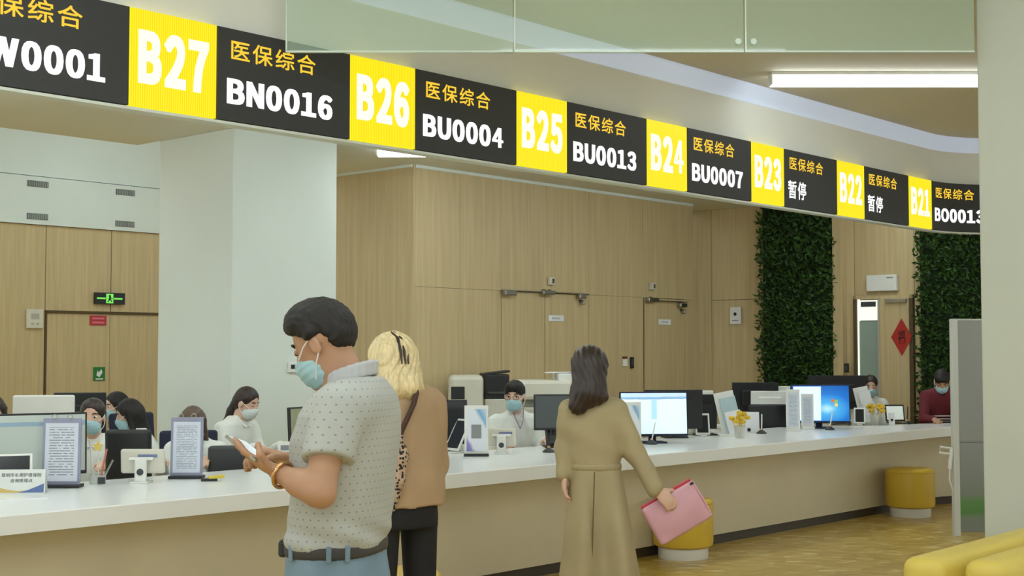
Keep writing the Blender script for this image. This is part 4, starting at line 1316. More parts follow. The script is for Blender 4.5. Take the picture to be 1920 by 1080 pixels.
win = ramp_print('screen_blue', [(0.0, (170, 214, 226)), (0.16, (70, 160, 214)), (0.42, (30, 106, 186)), (0.8, (20, 74, 150)), (1.0, (16, 60, 130))], rough=0.25, emit=0.8, spherical=(0.62, 0.35))
p = atY(1537, 655, 12.5); p.z = ZC
t = monitor(p, 0.05, 0.56, 0.36, 0.05, win, M_NAVY, 'monitor with blue desktop screen behind the leaflet boards')
mb = MB(); mb.box((-0.13, -0.0215, 0.235), (0.26, 0.002, 0.315)); mb.build('window_panel', mat('screen_pale', (206, 220, 240), 0.3, emit=(206, 222, 244), es=0.8), t)
for (dx, dz, c) in ((-1, 1, (226, 110, 60)), (1, 1, (140, 190, 70)), (-1, -1, (90, 160, 220)), (1, -1, (246, 206, 80))):
    mb = MB(); mb.box((0.13 + dx * 0.016, -0.0145, 0.24 + dz * 0.016 - dx * 0.004), (0.027, 0.003, 0.027)); mb.build('emblem_tile', mat('tile_%d_%d' % (dx, dz), c, 0.4, emit=c, es=0.6), t)
pen(top(1556, 806), 0.03, 'pale pen on stand in front of the blue desktop screen')
tablet(top(1612, 797), -0.25, 0.11, 0.17, -0.45, M_SCR_OFF, 'small white tablet leaning right of the blue desktop screen', 0.012)
rack(top(1622, 792), 0.0, 'tall white leaflet rack behind the yellow flowers at right', 0.15, 0.36, M_WPL, M_PAPER)
vase(top(1641, 797), 'yellow flowers in a clear vase at the right end of the counter', 2)
t = thing('card_holder', 'white card holder with dark dot near the framed tablet at right', 'card holder', top(1672, 797), 0.0)
pbox(t, 'card', (0, 0, 0.06), (0.06, 0.006, 0.12), M_PAPER, 0.001, Rx(-0.1)); pbox(t, 'base', (0, 0.02, 0.005), (0.06, 0.06, 0.01), M_WPL); mb = MB(); mb.cyl((0, -0.012, 0.05), (0, -0.004, 0.05), 0.012); mb.build('dot', M_BLK, t)
tablet(top(1679, 794), 0.1, 0.20, 0.17, -0.2, mat('screen_light', (206, 212, 206), 0.3, emit=(206, 214, 208), es=0.4), 'black framed tablet with pale screen at the right end', 0.02, M_BLK)
pen(top(1701, 795), 0.01, 'short black pen on stand at right end of the counter', M_BLK)
p = atY(1585, 655, 14.2); p.z = 0
s0, t0 = cs(1540, 14.45)
desk(s0 - .22, s0 + .42, t0 - .25, t0 + .3, 'white staff desk in front of the green wall')
monitor(at_desk(1568, 14.35), PI + 0.0, 0.62, 0.36, 0.12, M_SCR_OFF, M_BLK, 'widest black monitor back in front of the green wall', logo=M_WPL)
monitor(at_desk(1472, 13.8), PI + 0.0, 0.22, 0.24, 0.14, M_SCR_OFF, M_WPL, 'small white monitor back at the left foot of the green wall')
t = thing('paper_tray', 'white wire paper tray at the far right end of the counter', 'paper tray', top(1772, 790), 0.1)
pbox(t, 'base', (0, 0, 0.006), (0.30, 0.22, 0.012), M_GREY, 0.002)
for z in (0.03, 0.06):
    mb = MB(); mb.tube([(-0.14, -0.1, z), (0.14, -0.1, z), (0.15, 0.1, z), (-0.14, 0.1, z), (-0.14, -0.1, z)], 0.006, 6); mb.build('wire_rail', M_WPL, t)
mb = MB(); mb.tube([(0.06, -0.05, 0.06), (0.10, -0.05, 0.12), (0.14, -0.05, 0.15)], 0.012); mb.build('handle', M_WPL, t)
stand_frame(top(1762, 781), 0.0, 0.10, 0.30, M_TEAL, 'pale leaflet board before the person in dark red', clip=False, border=M_WPL, dark=False)

# ================================================================== PEOPLE
def HL(c, R, s):
    c = Vector(c)
    return lambda x, y, z: c + R @ (Vector((x, y, z)) * s)
def head_skin(b, c, R, s):
    L = HL(c, R, s)
    b.ell(L(0, .018, .03), (.074 * s, .094 * s, .085 * s), R, 0.02)
    b.ell(L(0, -.028, -.045), (.058 * s, .062 * s, .076 * s), R, 0.03)
    b.ell(L(0, -.062, -.098), (.028 * s, .024 * s, .022 * s), R, 0.02)
    b.cap(L(0, -.080, .008), L(0, -.094, -.026), .008 * s, .012 * s, 0.012)
    b.ell(L(0, -.088, -.068), (.024 * s, .010 * s, .009 * s), R, 0.008)
    for q in (-1, 1):
        b.ell(L(q * .033, -.098, .010), (.016 * s, .030 * s, .010 * s), R, 0.014, 's')
        b.ell(L(q * .077, .014, -.012), (.009 * s, .019 * s, .031 * s), R, 0.008)
        b.ell(L(q * .086, .012, -.010), (.004 * s, .010 * s, .018 * s), R, 0.004, 's')
def face_parts(root, body, c, R, s, hairm, lids=None):
    """eyes and brows as small parts of the body"""
    L = HL(c, R, s)
    off = root.location
    for q in (-1, 1):
        mb = MB(); mb.sphere((0, 0, 0), (.014 * s, .010 * s, .0085 * s), 10)
        bmesh.ops.transform(mb.bm, matrix=Matrix.Translation(L(q * .033, -.066, .008) - off) @ R.to_4x4(), verts=mb.bm.verts[:])
        e = mb.build('eye', lids or M_EYEW, body, True)
        if lids:
            mb = MB(); mb.tube([L(q * .020, -.0735, .003) - off, L(q * .033, -.0765, .0015) - off, L(q * .046, -.0715, .003) - off], .0016 * s, 6); mb.build('eyelashes', M_EYE, body)
            mb = MB(); mb.tube([L(q * .016, -.077, .028) - off, L(q * .034, -.073, .033) - off, L(q * .052, -.060, .028) - off], [.003 * s, .0045 * s, .002 * s], 6); mb.build('eyebrow', hairm, body, True)
            continue
        mb = MB(); mb.sphere((0, 0, 0), (.0065 * s, .004 * s, .0065 * s), 10)
        bmesh.ops.transform(mb.bm, matrix=Matrix.Translation(L(q * .033, -.0745, .008) - off) @ R.to_4x4(), verts=mb.bm.verts[:])
        mb.build('iris', M_EYE, body, True)
        mb = MB(); mb.tube([L(q * .016, -.077, .028) - off, L(q * .034, -.073, .033) - off, L(q * .052, -.060, .028) - off], [.003 * s, .0045 * s, .002 * s], 6)
        mb.build('eyebrow', hairm, body, True)
def mask(root, c, R, s, m, h):
    L = HL(c, R, s)
    b = SDF(h)
    b.ell(L(0, -.040, -.060), (.064 * s, .062 * s, .062 * s), R, 0.01)
    b.ell(L(0, -.082, -.035), (.022 * s, .030 * s, .030 * s), R, 0.02)
    n = np.array(R @ Vector((0, 1, 0.25)))
    b.plane(L(0, -.012, -.05), n)
    up = np.array(R @ Vector((0, 0, 1)))
    b.plane(L(0, 0, -.010), up)
    o = np.array(L(0, 0, -.06))
    b.fold(lambda x, y, z: 0.0012 * np.sin(((x - o[0]) * up[0] + (y - o[1]) * up[1] + (z - o[2]) * up[2]) * 300))
    mk = b.build('face_mask', m, root)
    for q in (-1, 1):
        for a, e in ((L(q * .056, -.064, -.020), L(q * .079, .020, .020)), (L(q * .052, -.040, -.095), L(q * .080, .022, -.030))):
            mb = MB(); mb.tube([a - root.location, (a + e) / 2 + R @ Vector((q * .010, 0, 0)) - root.location, e - root.location], .0022 * s, 6); mb.build('ear_loop', M_LOOP, mk)
def hair(root, c, R, s, style, m, h, sway=0.0, fringe=-.034):
    L = HL(c, R, s)
    b = SDF(h)
    b.ell(L(0, .019, .040), (.082 * s, .096 * s, .088 * s), R, 0.02)
    fw = lambda x, y, z: np.array(R @ Vector((x, y, z)))
    if style == 'short':
        b.ell(L(0, .062, -.020), (.066 * s, .042 * s, .060 * s), R, 0.03)
        b.ell(L(0, -.040, .085), (.064 * s, .050 * s, .034 * s), R, 0.03)
        b.ell(L(0, -.086, fringe), (.074 * s, .084 * s, .080 * s), R, 0.01, 's')
        for q in (-1, 1):
            b.ell(L(q * .085, -.004, -.028), (.030 * s, .038 * s, .052 * s), R, 0.01, 's')
        b.plane(L(0, .06, -.075), fw(0, 0.2, -1))
    elif style in ('long', 'bun', 'pony'):
        b.ell(L(0, .060, -.01), (.076 * s, .060 * s, .075 * s), R, 0.03)
        if style == 'long':
            for q in (-1, 1):
                b.cap(L(q * .068, .010, .03), L(q * .074, .012, -.13), .026 * s, .022 * s, 0.03)
            b.cap(L(0, .062, 0), L(sway, .085, -.20), .066 * s, .050 * s, 0.04)
        b.ell(L(0, -.098, -.020), (.068 * s, .090 * s, .092 * s), R, 0.012, 's')
        if style == 'pony':
            bk = R @ Vector((0, 1, 0)); bk.z = 0; bk.normalize(); c0 = Vector(c)
            pts = [c0 + bk * d + Vector((0, 0, z)) for d, z in ((.085, .03), (.135, -.06), (.175, -.15), (.225, -.27))]
            for a, e, r0, r1 in zip(pts[:-1], pts[1:], (.034, .036, .032), (.036, .032, .016)):
                b.cap(a, e, r0 * s, r1 * s, 0.02)
        if style == 'bun':
            b.ell(L(0, .115, .03), (.04 * s, .034 * s, .04 * s), R, 0.015)
    n1 = fw(1, 0, 0)
    o = np.array(c)
    b.fold(lambda x, y, z: 0.0018 * np.sin(((x - o[0]) * n1[0] + (y - o[1]) * n1[1] + (z - o[2]) * n1[2]) * 260 + 9 * np.sin(z * 14)))
    return b.build('hair', m, root)
def hand(b, wrist, f, n, thumb, curl=(0.5, 0.7, 0.5), s=1.0, k=0.008, tcurl=0.3):
    f = Vector(f).normalized(); n = Vector(n); n = (n - f * n.dot(f)).normalized()
    sd = f.cross(n)
    if sd.dot(Vector(thumb)) < 0: sd = -sd
    w = Vector(wrist)
    R = Matrix((sd, f, n)).transposed()
    b.ell(w + f * .045 * s, (.040 * s, .054 * s, .017 * s), R, 0.015)
    for i, ln in enumerate((.072, .082, .076, .058)):
        p = w + f * (.086 - .006 * abs(i - 1.2)) * s + sd * (.030 - .0205 * i) * s
        a = 0.0
        for seg, c in zip((.45, .32, .26), curl):
            a += c
            q = p + (f * math.cos(a) + n * math.sin(a)) * ln * seg * s
            b.cap(p, q, .0088 * s, .0080 * s, k)
            p = q
    p = w + f * .030 * s + sd * .034 * s
    d1 = (f * .62 + sd * .70 + n * .30).normalized()
    q = p + d1 * .040 * s
    b.cap(p, q, .0115 * s, .0098 * s, k)
    d2 = (f * (.9 - tcurl) + sd * (.25 - tcurl * .8) + n * (.25 + tcurl)).normalized()
    b.cap(q, q + d2 * .032 * s, .0098 * s, .0085 * s, k)
def wrinkle(amp, fx=25, fz=40, ph=0.0):
    return lambda x, y, z: amp * (np.sin(z * fz + 3 * np.sin(x * fx + ph)) * np.sin(x * fx * 0.7 + y * 19 + ph))

# ------------------------------------------------------------------ man with the phone
D = 3.6
def P(px, py, dy=0.0):
    return atY(px, py, D + dy)
YAW = math.radians(-105)
man = thing('person', 'man in grey dotted polo shirt and jeans looking at his phone', 'person', Vector((P(640, 700).x, D, 0)))
hc, hR, hs = P(604, 645), Rz(math.radians(-110)) @ Rx(math.radians(28)), 0.92
b = SDF(0.0055)
head_skin(b, hc, hR, hs)
b.cap(P(628, 668), P(660, 728), .050, .056, 0.03)
b.loft([(P(0, y).z, P(x, y).x, D, a, c) for y, x, a, c in ((728, 672, .12, .07), (770, 658, .18, .10), (850, 650, .17, .105), (1000, 634, .155, .10), (1080, 632, .165, .11))], 0.03, yaw=YAW)
sh, el, wr = P(626, 772, -.16), P(600, 922, -.24), P(527, 889, -.16)
b.cap(sh, el, .050, .037, 0.025)
b.cap(el, wr, .034, .026, 0.02)
b.cap(el.lerp(wr, 0.12), el.lerp(wr, 0.5), .036, .036, 0.02)
b.cap(el, el + Vector((.010, 0, -.012)), .022, .022, 0.02)
sh2, el2, wr2 = P(690, 770, .16), P(618, 915, .20), P(549, 866, .02)
b.cap(sh2, el2, .050, .041, 0.03)
b.cap(el2, wr2, .041, .028, 0.02)
hand(b, wr, (-.86, .26, .42), (.45, .25, .85), (0, -1, 0.2), (0.08, 0.22, 0.2), 0.95, tcurl=0.35)
hand(b, wr2, (-.90, -.10, .32), (-.35, -.25, -.9), (0, .2, 1), (0.55, 0.8, 0.6), 0.95, tcurl=0.25)
for q in (-1, 1):
    hip = Vector((P(632, 0).x, D, .92)) + Vector((math.cos(YAW), math.sin(YAW), 0)) * .09 * q
    b.cap(hip, hip - Vector((0, 0, .45)), .07, .05, 0.03); b.cap(hip - Vector((0, 0, .45)), hip - Vector((0, 0, .86)), .048, .035, 0.02)
mb_ = b.build('body', M_SKIN, man)
face_parts(man, mb_, hc, hR, hs, M_HAIRB, M_SKIN)
mask(man, hc, hR, hs, M_MASK, 0.004)
b = SDF(0.0045)
b.ell(P(601, 612, .005), (.094, .080, .080), None, 0.02)
b.ell(P(634, 630, .005), (.045, .072, .055), None, 0.03)
b.ell(P(566, 606, .01), (.040, .064, .038), Ry(-0.5), 0.03)
b.cap(P(580, 625, -.068), P(574, 644, -.066), .016, .010, 0.02)
b.ell(P(558, 670, .0), (.048, .13, .056), None, 0.008, 's')
b.ell(P(601, 664, -.06), (.026, .06, .052), None, 0.008, 's')
b.plane(P(640, 657), (-.25, 0, -1.0), 0.02)
b.fold(lambda x, y, z: 0.0022 * np.sin(x * 170 + y * 120 + 5 * np.sin(z * 60)) * np.sin(y * 210 + z * 40))
b.build('hair', M_HAIRB, man)
def polo_mat():
    m = mat('polo_dotted', (196, 198, 192), 0.85, var=0.03, scale=20)
    nt = m.node_tree
    bs = nt.nodes['Principled BSDF']
    tc = node(nt, 'ShaderNodeTexCoord'); sp = node(nt, 'ShaderNodeSeparateXYZ')
    nt.links.new(tc.outputs['Object'], sp.inputs[0])
    th = mth(nt, 'MULTIPLY', mth(nt, 'ARCTAN2', sp.outputs[1], sp.outputs[0]), 0.172)
    u = mth(nt, 'DIVIDE', th, 0.0215)
    v = mth(nt, 'DIVIDE', sp.outputs[2], 0.0185)
    row = mth(nt, 'FLOOR', v)
    u2 = mth(nt, 'ADD', u, mth(nt, 'MULTIPLY', row, 0.5))
    du = mth(nt, 'SUBTRACT', mth(nt, 'FRACT', u2), 0.5)
    dv = mth(nt, 'SUBTRACT', mth(nt, 'FRACT', v), 0.5)
    dd = mth(nt, 'SQRT', mth(nt, 'ADD', mth(nt, 'MULTIPLY', du, du), mth(nt, 'MULTIPLY', dv, dv)))
    f = mth(nt, 'MULTIPLY', mth(nt, 'LESS_THAN', dd, 0.115), 0.6)
    mx = node(nt, 'ShaderNodeMix', data_type='RGBA')
    mx.inputs[6].default_value = lin((186, 189, 184)) + (1,)
    mx.inputs[7].default_value = lin((96, 98, 112)) + (1,)
    nt.links.new(f, mx.inputs[0]); nt.links.new(mx.outputs[2], bs.inputs['Base Color'])
    return m
M_POLO = polo_mat()
b = SDF(0.007)
b.loft([(P(0, y).z, P(x, y).x, D, a, c) for y, x, a, c in ((706, 676, .075, .062), (722, 672, .125, .080), (742, 668, .175, .100), (775, 658, .205, .120), (820, 650, .205, .130), (900, 645, .190, .127), (960, 640, .182, .125), (1000, 633, .182, .126), (1018, 632, .178, .122))], 0.03, yaw=YAW, n=2.2)
b.ell(sh + Vector((.02, .03, .01)), (.07, .07, .07), None, 0.05)
b.fold(wrinkle(0.0022, 22, 30))
b.fold(lambda x, y, z: 0.006 * np.exp(-((z - P(0, 992).z) / 0.03) ** 2) * np.sin(x * 30 + z * 60 + y * 20))
polo = b.build('polo_shirt', M_POLO, man)
for a_, e_ in ((sh + Vector((.012, .01, .004)), el), (sh2, el2)):
    b = SDF(0.006)
    b.cap(a_, a_.lerp(e_, 0.75), .070, .068, 0.03)
    d_ = (e_ - a_).normalized()
    b.plane(a_.lerp(e_, 0.63), d_ + Vector((0.10, 0, 0)), 0.006)
    b.fold(wrinkle(0.002, 30, 36))
    b.build('sleeve', M_POLO, man)
b = SDF(0.004)
cc = P(659, 713)
for i in range(20):
    a0, a1 = 6.2832 * i / 20, 6.2832 * (i + 1) / 20
    def cp(a):
        l = Vector((math.cos(YAW), math.sin(YAW), 0)); fw = Vector((math.sin(YAW), -math.cos(YAW), 0))
        k = math.cos(a)
        return cc + l * (.070 * math.sin(a)) + fw * (.064 * k) + Vector((0, 0, -.022 * k))
    for zz in (0, .010, .020, .028):
        b.cap(cp(a0) * 1.0 + Vector((0, 0, zz)), cp(a1) + Vector((0, 0, zz)), .0062, None, 0.006)
b.build('collar', mat('collar_grey', (196, 198, 202), 0.85, var=0.03), man)
denim = mat('denim', (124, 148, 166), 0.85, var=0.18, scale=7, bump=0.05)
b = SDF(0.009)
b.loft([(P(0, y).z, P(x, y).x, D, a, c) for y, x, a, c in ((1012, 632, .170, .116), (1040, 632, .172, .118), (1080, 634, .182, .126), (1130, 636, .185, .13))], 0.02, yaw=YAW)
for q in (-1, 1):
    hip = Vector((P(634, 0).x, D, .80)) + Vector((math.cos(YAW), math.sin(YAW), 0)) * .09 * q
    b.cap(hip, hip - Vector((0, 0, .35)), .098, .075, 0.03); b.cap(hip - Vector((0, 0, .35)), hip - Vector((0, 0, .72)), .075, .062, 0.02)
b.fold(wrinkle(0.002, 30, 24, 1.0))
jn = b.build('jeans', denim, man)
for q in (-1, 1):
    hip = Vector((P(634, 0).x, D, 0)) + Vector((math.cos(YAW), math.sin(YAW), 0)) * .09 * q + Vector((math.sin(YAW), -math.cos(YAW), 0)) * .05
    b = SDF(0.01); b.ell(hip + Vector((0, 0, .045)), (.045, .13, .045), Rz(YAW), 0.01); b.plane(hip, (0, 0, -1)); b.build('shoe', M_BLK, man)
b = SDF(0.006)
b.loft([(P(0, y).z, P(632, y).x, D, .177, .122) for y in (1009, 1034)], 0.01, yaw=YAW)
bl = b.build('belt', mat('belt_dark', (62, 60, 60), 0.5), man)
def belt_pt(deg, py=1022, k=1.0):
    l = Vector((math.cos(YAW), math.sin(YAW), 0)); fw = Vector((math.sin(YAW), -math.cos(YAW), 0))
    a = math.radians(deg)
    c_, s_ = math.cos(a), math.sin(a)
    r_ = (abs(c_) ** 2.4 + abs(s_) ** 2.4) ** (-1 / 2.4)
    p = P(632, py) + (l * (.177 * s_) + fw * (.122 * c_)) * r_ * k
    return p - man.location
pbox(bl, 'belt_pouch', belt_pt(28), (.045, .03, .044), mat('pouch', (54, 52, 52), 0.6), .008, Rz(YAW + 0.3))
for dg_ in (62, 112, 132, -60, -120):
    pbox(bl, 'belt_loop', belt_pt(dg_), (.012, .012, .042), denim, .003, Rz(YAW))
def wrist_ring(name, t_, r_, th, m):
    ax = (el - wr).normalized()
    e1 = ax.cross(Vector((0, 1, 0))).normalized(); e2 = ax.cross(e1)
    c_ = wr.lerp(el, t_)
    mb = MB(); mb.tube([c_ + e1 * (r_ * math.cos(a)) + e2 * (r_ * math.sin(a)) - man.location for a in np.linspace(0, 2 * PI, 29)], th, 8); mb.build(name, m, man, True)
wrist_ring('bracelet', 0.05, .033, .0055, M_GOLD)
ph = thing('smartphone', 'silver smartphone held in the hands of the man', 'phone', P(468, 846, -.11))
Lx = Vector((-.62, .62, .36)).normalized(); Nn = Vector((.5, -.05, .85)); Nn = (Nn - Lx * Nn.dot(Lx)).normalized(); Sx = Lx.cross(Nn)
RR = Matrix((Sx, Lx, Nn)).transposed()
pbox(ph, 'body', (0, 0, 0), (.072, .150, .008), mat('phone_silver', (176, 172, 158), 0.3, 0.6), .003, RR)
pbox(ph, 'screen', RR @ Vector((0, 0, .0042)), (.066, .142, .001), M_SCR_OFF, 0.0, RR)

# ------------------------------------------------------------------ blonde woman
D = 5.9
YAW = math.radians(-140)
wom = thing('person', 'woman with blonde bob, tan jacket and black trousers seen from behind', 'person', Vector((P(752, 700).x, D, 0)))
hc, hR, hs = P(731, 678), Rz(math.radians(-128)) @ Rx(math.radians(8)), 0.94
b = SDF(0.008)
head_skin(b, hc, hR, hs)
b.cap(P(742, 690), P(755, 730), .048, .055, 0.03)
b.loft([(P(0, y).z, P(x, y).x, D, a, c) for y, x, a, c in ((730, 755, .12, .07), (800, 752, .16, .10), (900, 752, .15, .10), (950, 752, .15, .10))], 0.03, yaw=YAW)
for q in (-1, 1):
    l = Vector((math.cos(YAW), math.sin(YAW), 0)) * q
    fw = Vector((math.sin(YAW), -math.cos(YAW), 0))
    s0 = P(753, 755) + l * .165
    e0 = s0 + Vector((0, 0, -.27)) + l * .02
    w0 = e0 + fw * .22 + Vector((0, 0, -.02)) - l * .03
    b.cap(s0, e0, .042, .036, 0.03); b.cap(e0, w0, .036, .026, 0.02)
    hand(b, w0, fw, (0, 0, -1), -l, (0.3, 0.5, 0.4), 0.9)
    h0 = Vector((P(754, 0).x, D, .80)) + l * .10
    b.cap(h0, h0 - Vector((0, 0, .38)), .06, .045, 0.03); b.cap(h0 - Vector((0, 0, .38)), h0 - Vector((0, 0, .76)), .048, .035, 0.02)
bd = b.build('body', M_SKIN2, wom)
mask(wom, hc, hR, hs, M_MASK, 0.006)
M_BLOND = mat('hair_blonde', (226, 206, 158), 0.5, var=0.22, scale=26, stretch=(4, 4, 0.5), bump=0.25)
b = SDF(0.006)
L = HL(hc, hR, hs)
b.ell(L(0, .02, .042), (.092, .106, .092), hR, 0.02)
for a, e, r0, r1 in ((L(-.06, .00, .03), L(-.082, -.03, -.13), .050, .032), (L(.06, .0, .03), L(.082, -.03, -.13), .050, .032), (L(0, .05, .02), L(.01, .10, -.13), .080, .062), (L(.05, .05, .02), L(.09, .08, -.14), .06, .045), (L(-.05, .05, .0), L(-.06, .08, -.14), .06, .045)):
    b.cap(a, e, r0, r1, 0.03)
b.ell(L(0, -.12, -.03), (.066, .085, .10), hR, 0.012, 's')
oo = np.array(hc); nx_ = np.array(hR @ Vector((1, 0, 0)))
b.fold(lambda x, y, z: 0.004 * np.sin(((x - oo[0]) * nx_[0] + (y - oo[1]) * nx_[1]) * 190 + 7 * np.sin(z * 22)))
hb = b.build('hair', M_BLOND, wom)
for x0, x1 in ((.012, .040), (.030, .065), (-.004, .02)):
    mb = MB(); mb.tube([L(x0, .055, .133) - wom.location, L((x0 + x1) / 2, .108, .095) - wom.location, L(x1, .134, .03) - wom.location, L(x1 + .012, .146, -.03) - wom.location], [.004, .007, .006, .003], 6); mb.build('dark_strand', M_HAIRD, hb, True)
M_TAN = mat('jacket_tan', (180, 150, 116), 0.8, var=0.06, scale=6, bump=0.06)
b = SDF(0.009)
b.loft([(P(0, y).z, P(x, y).x, D, a, c) for y, x, a, c in ((706, 756, .065, .055), (718, 756, .10, .07), (734, 755, .160, .09), (755, 753, .195, .115), (800, 752, .205, .125), (870, 752, .205, .13), (948, 753, .215, .135))], 0.03, yaw=YAW, n=2.2)
for q in (-1, 1):
    l = Vector((math.cos(YAW), math.sin(YAW), 0)) * q
    fw = Vector((math.sin(YAW), -math.cos(YAW), 0))
    s0 = P(753, 757) + l * .165
    e0 = s0 + Vector((0, 0, -.27)) + l * .02
    w0 = e0 + fw * .19 - l * .03
    b.cap(s0, e0, .064, .055, 0.04); b.cap(e0, w0, .055, .044, 0.03)
b.fold(wrinkle(0.003, 18, 22, 2.0))
jk = b.build('jacket', M_TAN, wom)
b = SDF(0.012)
b.loft([(.98, P(752, 0).x, D, .16, .11), (.80, P(752, 0).x, D, .18, .125), (.72, P(752, 0).x, D, .18, .12)], 0.02, yaw=YAW)
for q in (-1, 1):
    l = Vector((math.cos(YAW), math.sin(YAW), 0)) * q
    h0 = Vector((P(754, 0).x, D, .76)) + l * .10
    b.cap(h0, h0 - Vector((0, 0, .35)) + l * .01, .085, .07, 0.01); b.cap(h0 - Vector((0, 0, .35)), h0 - Vector((0, 0, .70)), .07, .06, 0.01)
b.build('trousers', M_TROUB, wom)
for q in (-1, 1):
    l = Vector((math.cos(YAW), math.sin(YAW), 0)) * q
    f0 = Vector((P(754, 0).x, D, 0)) + l * .10 + Vector((math.sin(YAW), -math.cos(YAW), 0)) * .05
    b = SDF(0.012); b.ell(f0 + Vector((0, 0, .04)), (.042, .12, .04), Rz(YAW), 0.01); b.plane(f0, (0, 0, -1)); b.build('shoe', M_BLK, wom)
# strap and leopard scarf
bg = thing('shoulder_strap', 'brown shoulder strap with leopard print scarf across the tan jacket', 'strap', P(760, 780, -.17))
strap = [(779, 722, -.05), (781, 735, -.10), (776, 757, -.135), (765, 782, -.15), (754, 805, -.158), (746, 830, -.16)]
mb = MB(); mb.tube([P(*q) - bg.location for q in strap], .012, 8); mb.build('strap', mat('strap_brown', (72, 46, 34), 0.6), bg, True)
leo = mat('leopard', (120, 90, 74), 0.8, var=0.0)
nt = leo.node_tree
vo = node(nt, 'ShaderNodeTexVoronoi'); vo.inputs['Scale'].default_value = 70
tc = node(nt, 'ShaderNodeTexCoord'); nt.links.new(tc.outputs['Object'], vo.inputs['Vector'])
rp = node(nt, 'ShaderNodeValToRGB'); rp.color_ramp.interpolation = 'CONSTANT'
rp.color_ramp.elements[0].color = lin((34, 26, 24)) + (1,); rp.color_ramp.elements[1].color = lin((190, 162, 140)) + (1,); rp.color_ramp.elements[1].position = 0.42
nt.links.new(vo.outputs['Distance'], rp.inputs[0]); nt.links.new(rp.outputs[0], nt.nodes['Principled BSDF'].inputs['Base Color'])
b = SDF(0.006)
sc = [P(747, 826, -.165), P(750, 860, -.17), P(744, 900, -.175), P(740, 930, -.17), P(738, 955, -.16)]
for a, e, r0, r1 in zip(sc[:-1], sc[1:], (.028, .034, .030, .020), (.034, .030, .020, .010)):
    b.cap(a, e, r0, r1, 0.02)
b.fold(wrinkle(0.004, 60, 60))
b.build('scarf', leo, bg)

# ------------------------------------------------------------------ woman in the trench coat
D = 6.8
YAW = math.radians(172)
lad = thing('person', 'woman in olive trench coat with long dark hair carrying a pink bag', 'person', Vector((P(1115, 700).x, D, 0)))
hc, hR, hs = P(1106, 694), Rz(math.radians(165)) @ Rx(math.radians(8)), 0.95
b = SDF(0.008)
head_skin(b, hc, hR, hs)
b.cap(P(1108, 705), P(1112, 750), .046, .055, 0.03)
b.loft([(P(0, y).z, P(x, y).x, D, a, c) for y, x, a, c in ((748, 1112, .10, .06), (780, 1112, .14, .085), (870, 1114, .105, .08), (940, 1118, .12, .09))], 0.03, yaw=YAW)
ra = [P(1156, 768, -.0), P(1192, 850, -.04), P(1234, 920, -.10)]
la = [P(1066, 768, .0), P(1058, 838, .02), P(1058, 892, -.02)]
for A_ in (ra, la):
    b.cap(A_[0], A_[1], .040, .034, 0.03); b.cap(A_[1], A_[2], .034, .024, 0.02)
hand(b, ra[2], (.62, -.02, -.62), (-.3, .9, -.1), (.6, 0, .6), (0.35, 0.6, 0.6), 0.95)
hand(b, la[2], (0, -.1, -1), (1, 0, 0), (0, 1, 0), (0.25, 0.35, 0.3), 0.92)
for q in (-1, 1):
    h0 = Vector((P(1118, 0).x + .07 * q, D + .02 * q, .80))
    b.cap(h0, h0 - Vector((0, 0, .38)), .055, .045, 0.03); b.cap(h0 - Vector((0, 0, .38)), h0 - Vector((0, 0, .74)), .046, .034, 0.02)
b.build('body', M_SKIN2, lad)
b = SDF(0.007)
L = HL(hc, hR, hs)
b.ell(L(0, .022, .036), (.090, .104, .094), hR, 0.02)
for px, py, r0, qx, qy, r1 in ((1106, 690, .085, 1104, 735, .078), (1095, 725, .060, 1082, 756, .042), (1116, 725, .058, 1128, 742, .034), (1098, 740, .052, 1084, 764, .034)):
    b.cap(P(px, py, -.05), P(qx, qy, -.085), r0, r1, 0.04)
b.ell(L(0, -.10, -.02), (.066, .09, .092), hR, 0.012, 's')
b.fold(lambda x, y, z: 0.003 * np.sin(x * 210 + 6 * np.sin(z * 18)))
b.build('hair', mat('hair_trench_woman', (54, 42, 38), 0.42, var=0.35, scale=30, stretch=(3, 3, 0.5), bump=0.3), lad)
M_COAT = mat('trench_olive', (172, 157, 120), 0.8, var=0.07, scale=5, bump=0.06)
b = SDF(0.009)
b.loft([(P(0, y).z, P(x, y).x, D, a, c) for y, x, a, c in ((738, 1113, .06, .055), (750, 1113, .105, .07), (764, 1112, .142, .09), (800, 1112, .148, .105), (840, 1114, .138, .105), (874, 1116, .128, .100), (900, 1117, .140, .108), (950, 1117, .172, .130), (1010, 1118, .208, .155), (1080, 1120, .240, .175), (1110, 1121, .250, .18))], 0.02, yaw=YAW, n=2.2)
for A_, r in ((ra, .056), (la, .052)):
    w_ = A_[1].lerp(A_[2], 0.93)
    b.cap(A_[0], A_[1], r, r * .92, 0.04); b.cap(A_[1], w_, r * .92, r * .78, 0.02)
xc, zc = P(1116, 874).x, P(0, 874).z
b.fold(lambda x, y, z: np.where(z < zc, 0.034 * np.clip((zc - z) / 0.4, 0, 1) * np.sin((x - xc) * 46 / (1 + 1.2 * np.clip(zc - z, 0, 1)) + 0.6), 0.002 * np.sin(z * 45 + x * 20)))
ctm = b.build('trench_coat', M_COAT, lad)
b = SDF(0.007)
b.loft([(P(0, y).z, P(1116, y).x, D, .134, .106) for y in (868, 880)], 0.01, yaw=YAW, n=2.2)
b.build('coat_belt', M_COAT, lad)
mb = MB(); mb.box(P(1112, 980, -.158) - lad.location, (.006, .012, .5), .002, Ry(0.03)); mb.build('coat_vent', mat('coat_seam', (110, 92, 62), 0.8), lad)
for q in (-1, 1):
    f0 = Vector((P(1118, 0).x + .07 * q, D + .02 * q + .04, 0))
    b = SDF(0.012); b.ell(f0 + Vector((0, 0, .04)), (.042, .12, .04), Rz(YAW), 0.01); b.plane(f0, (0, 0, -1)); b.build('shoe', M_BLK, lad)
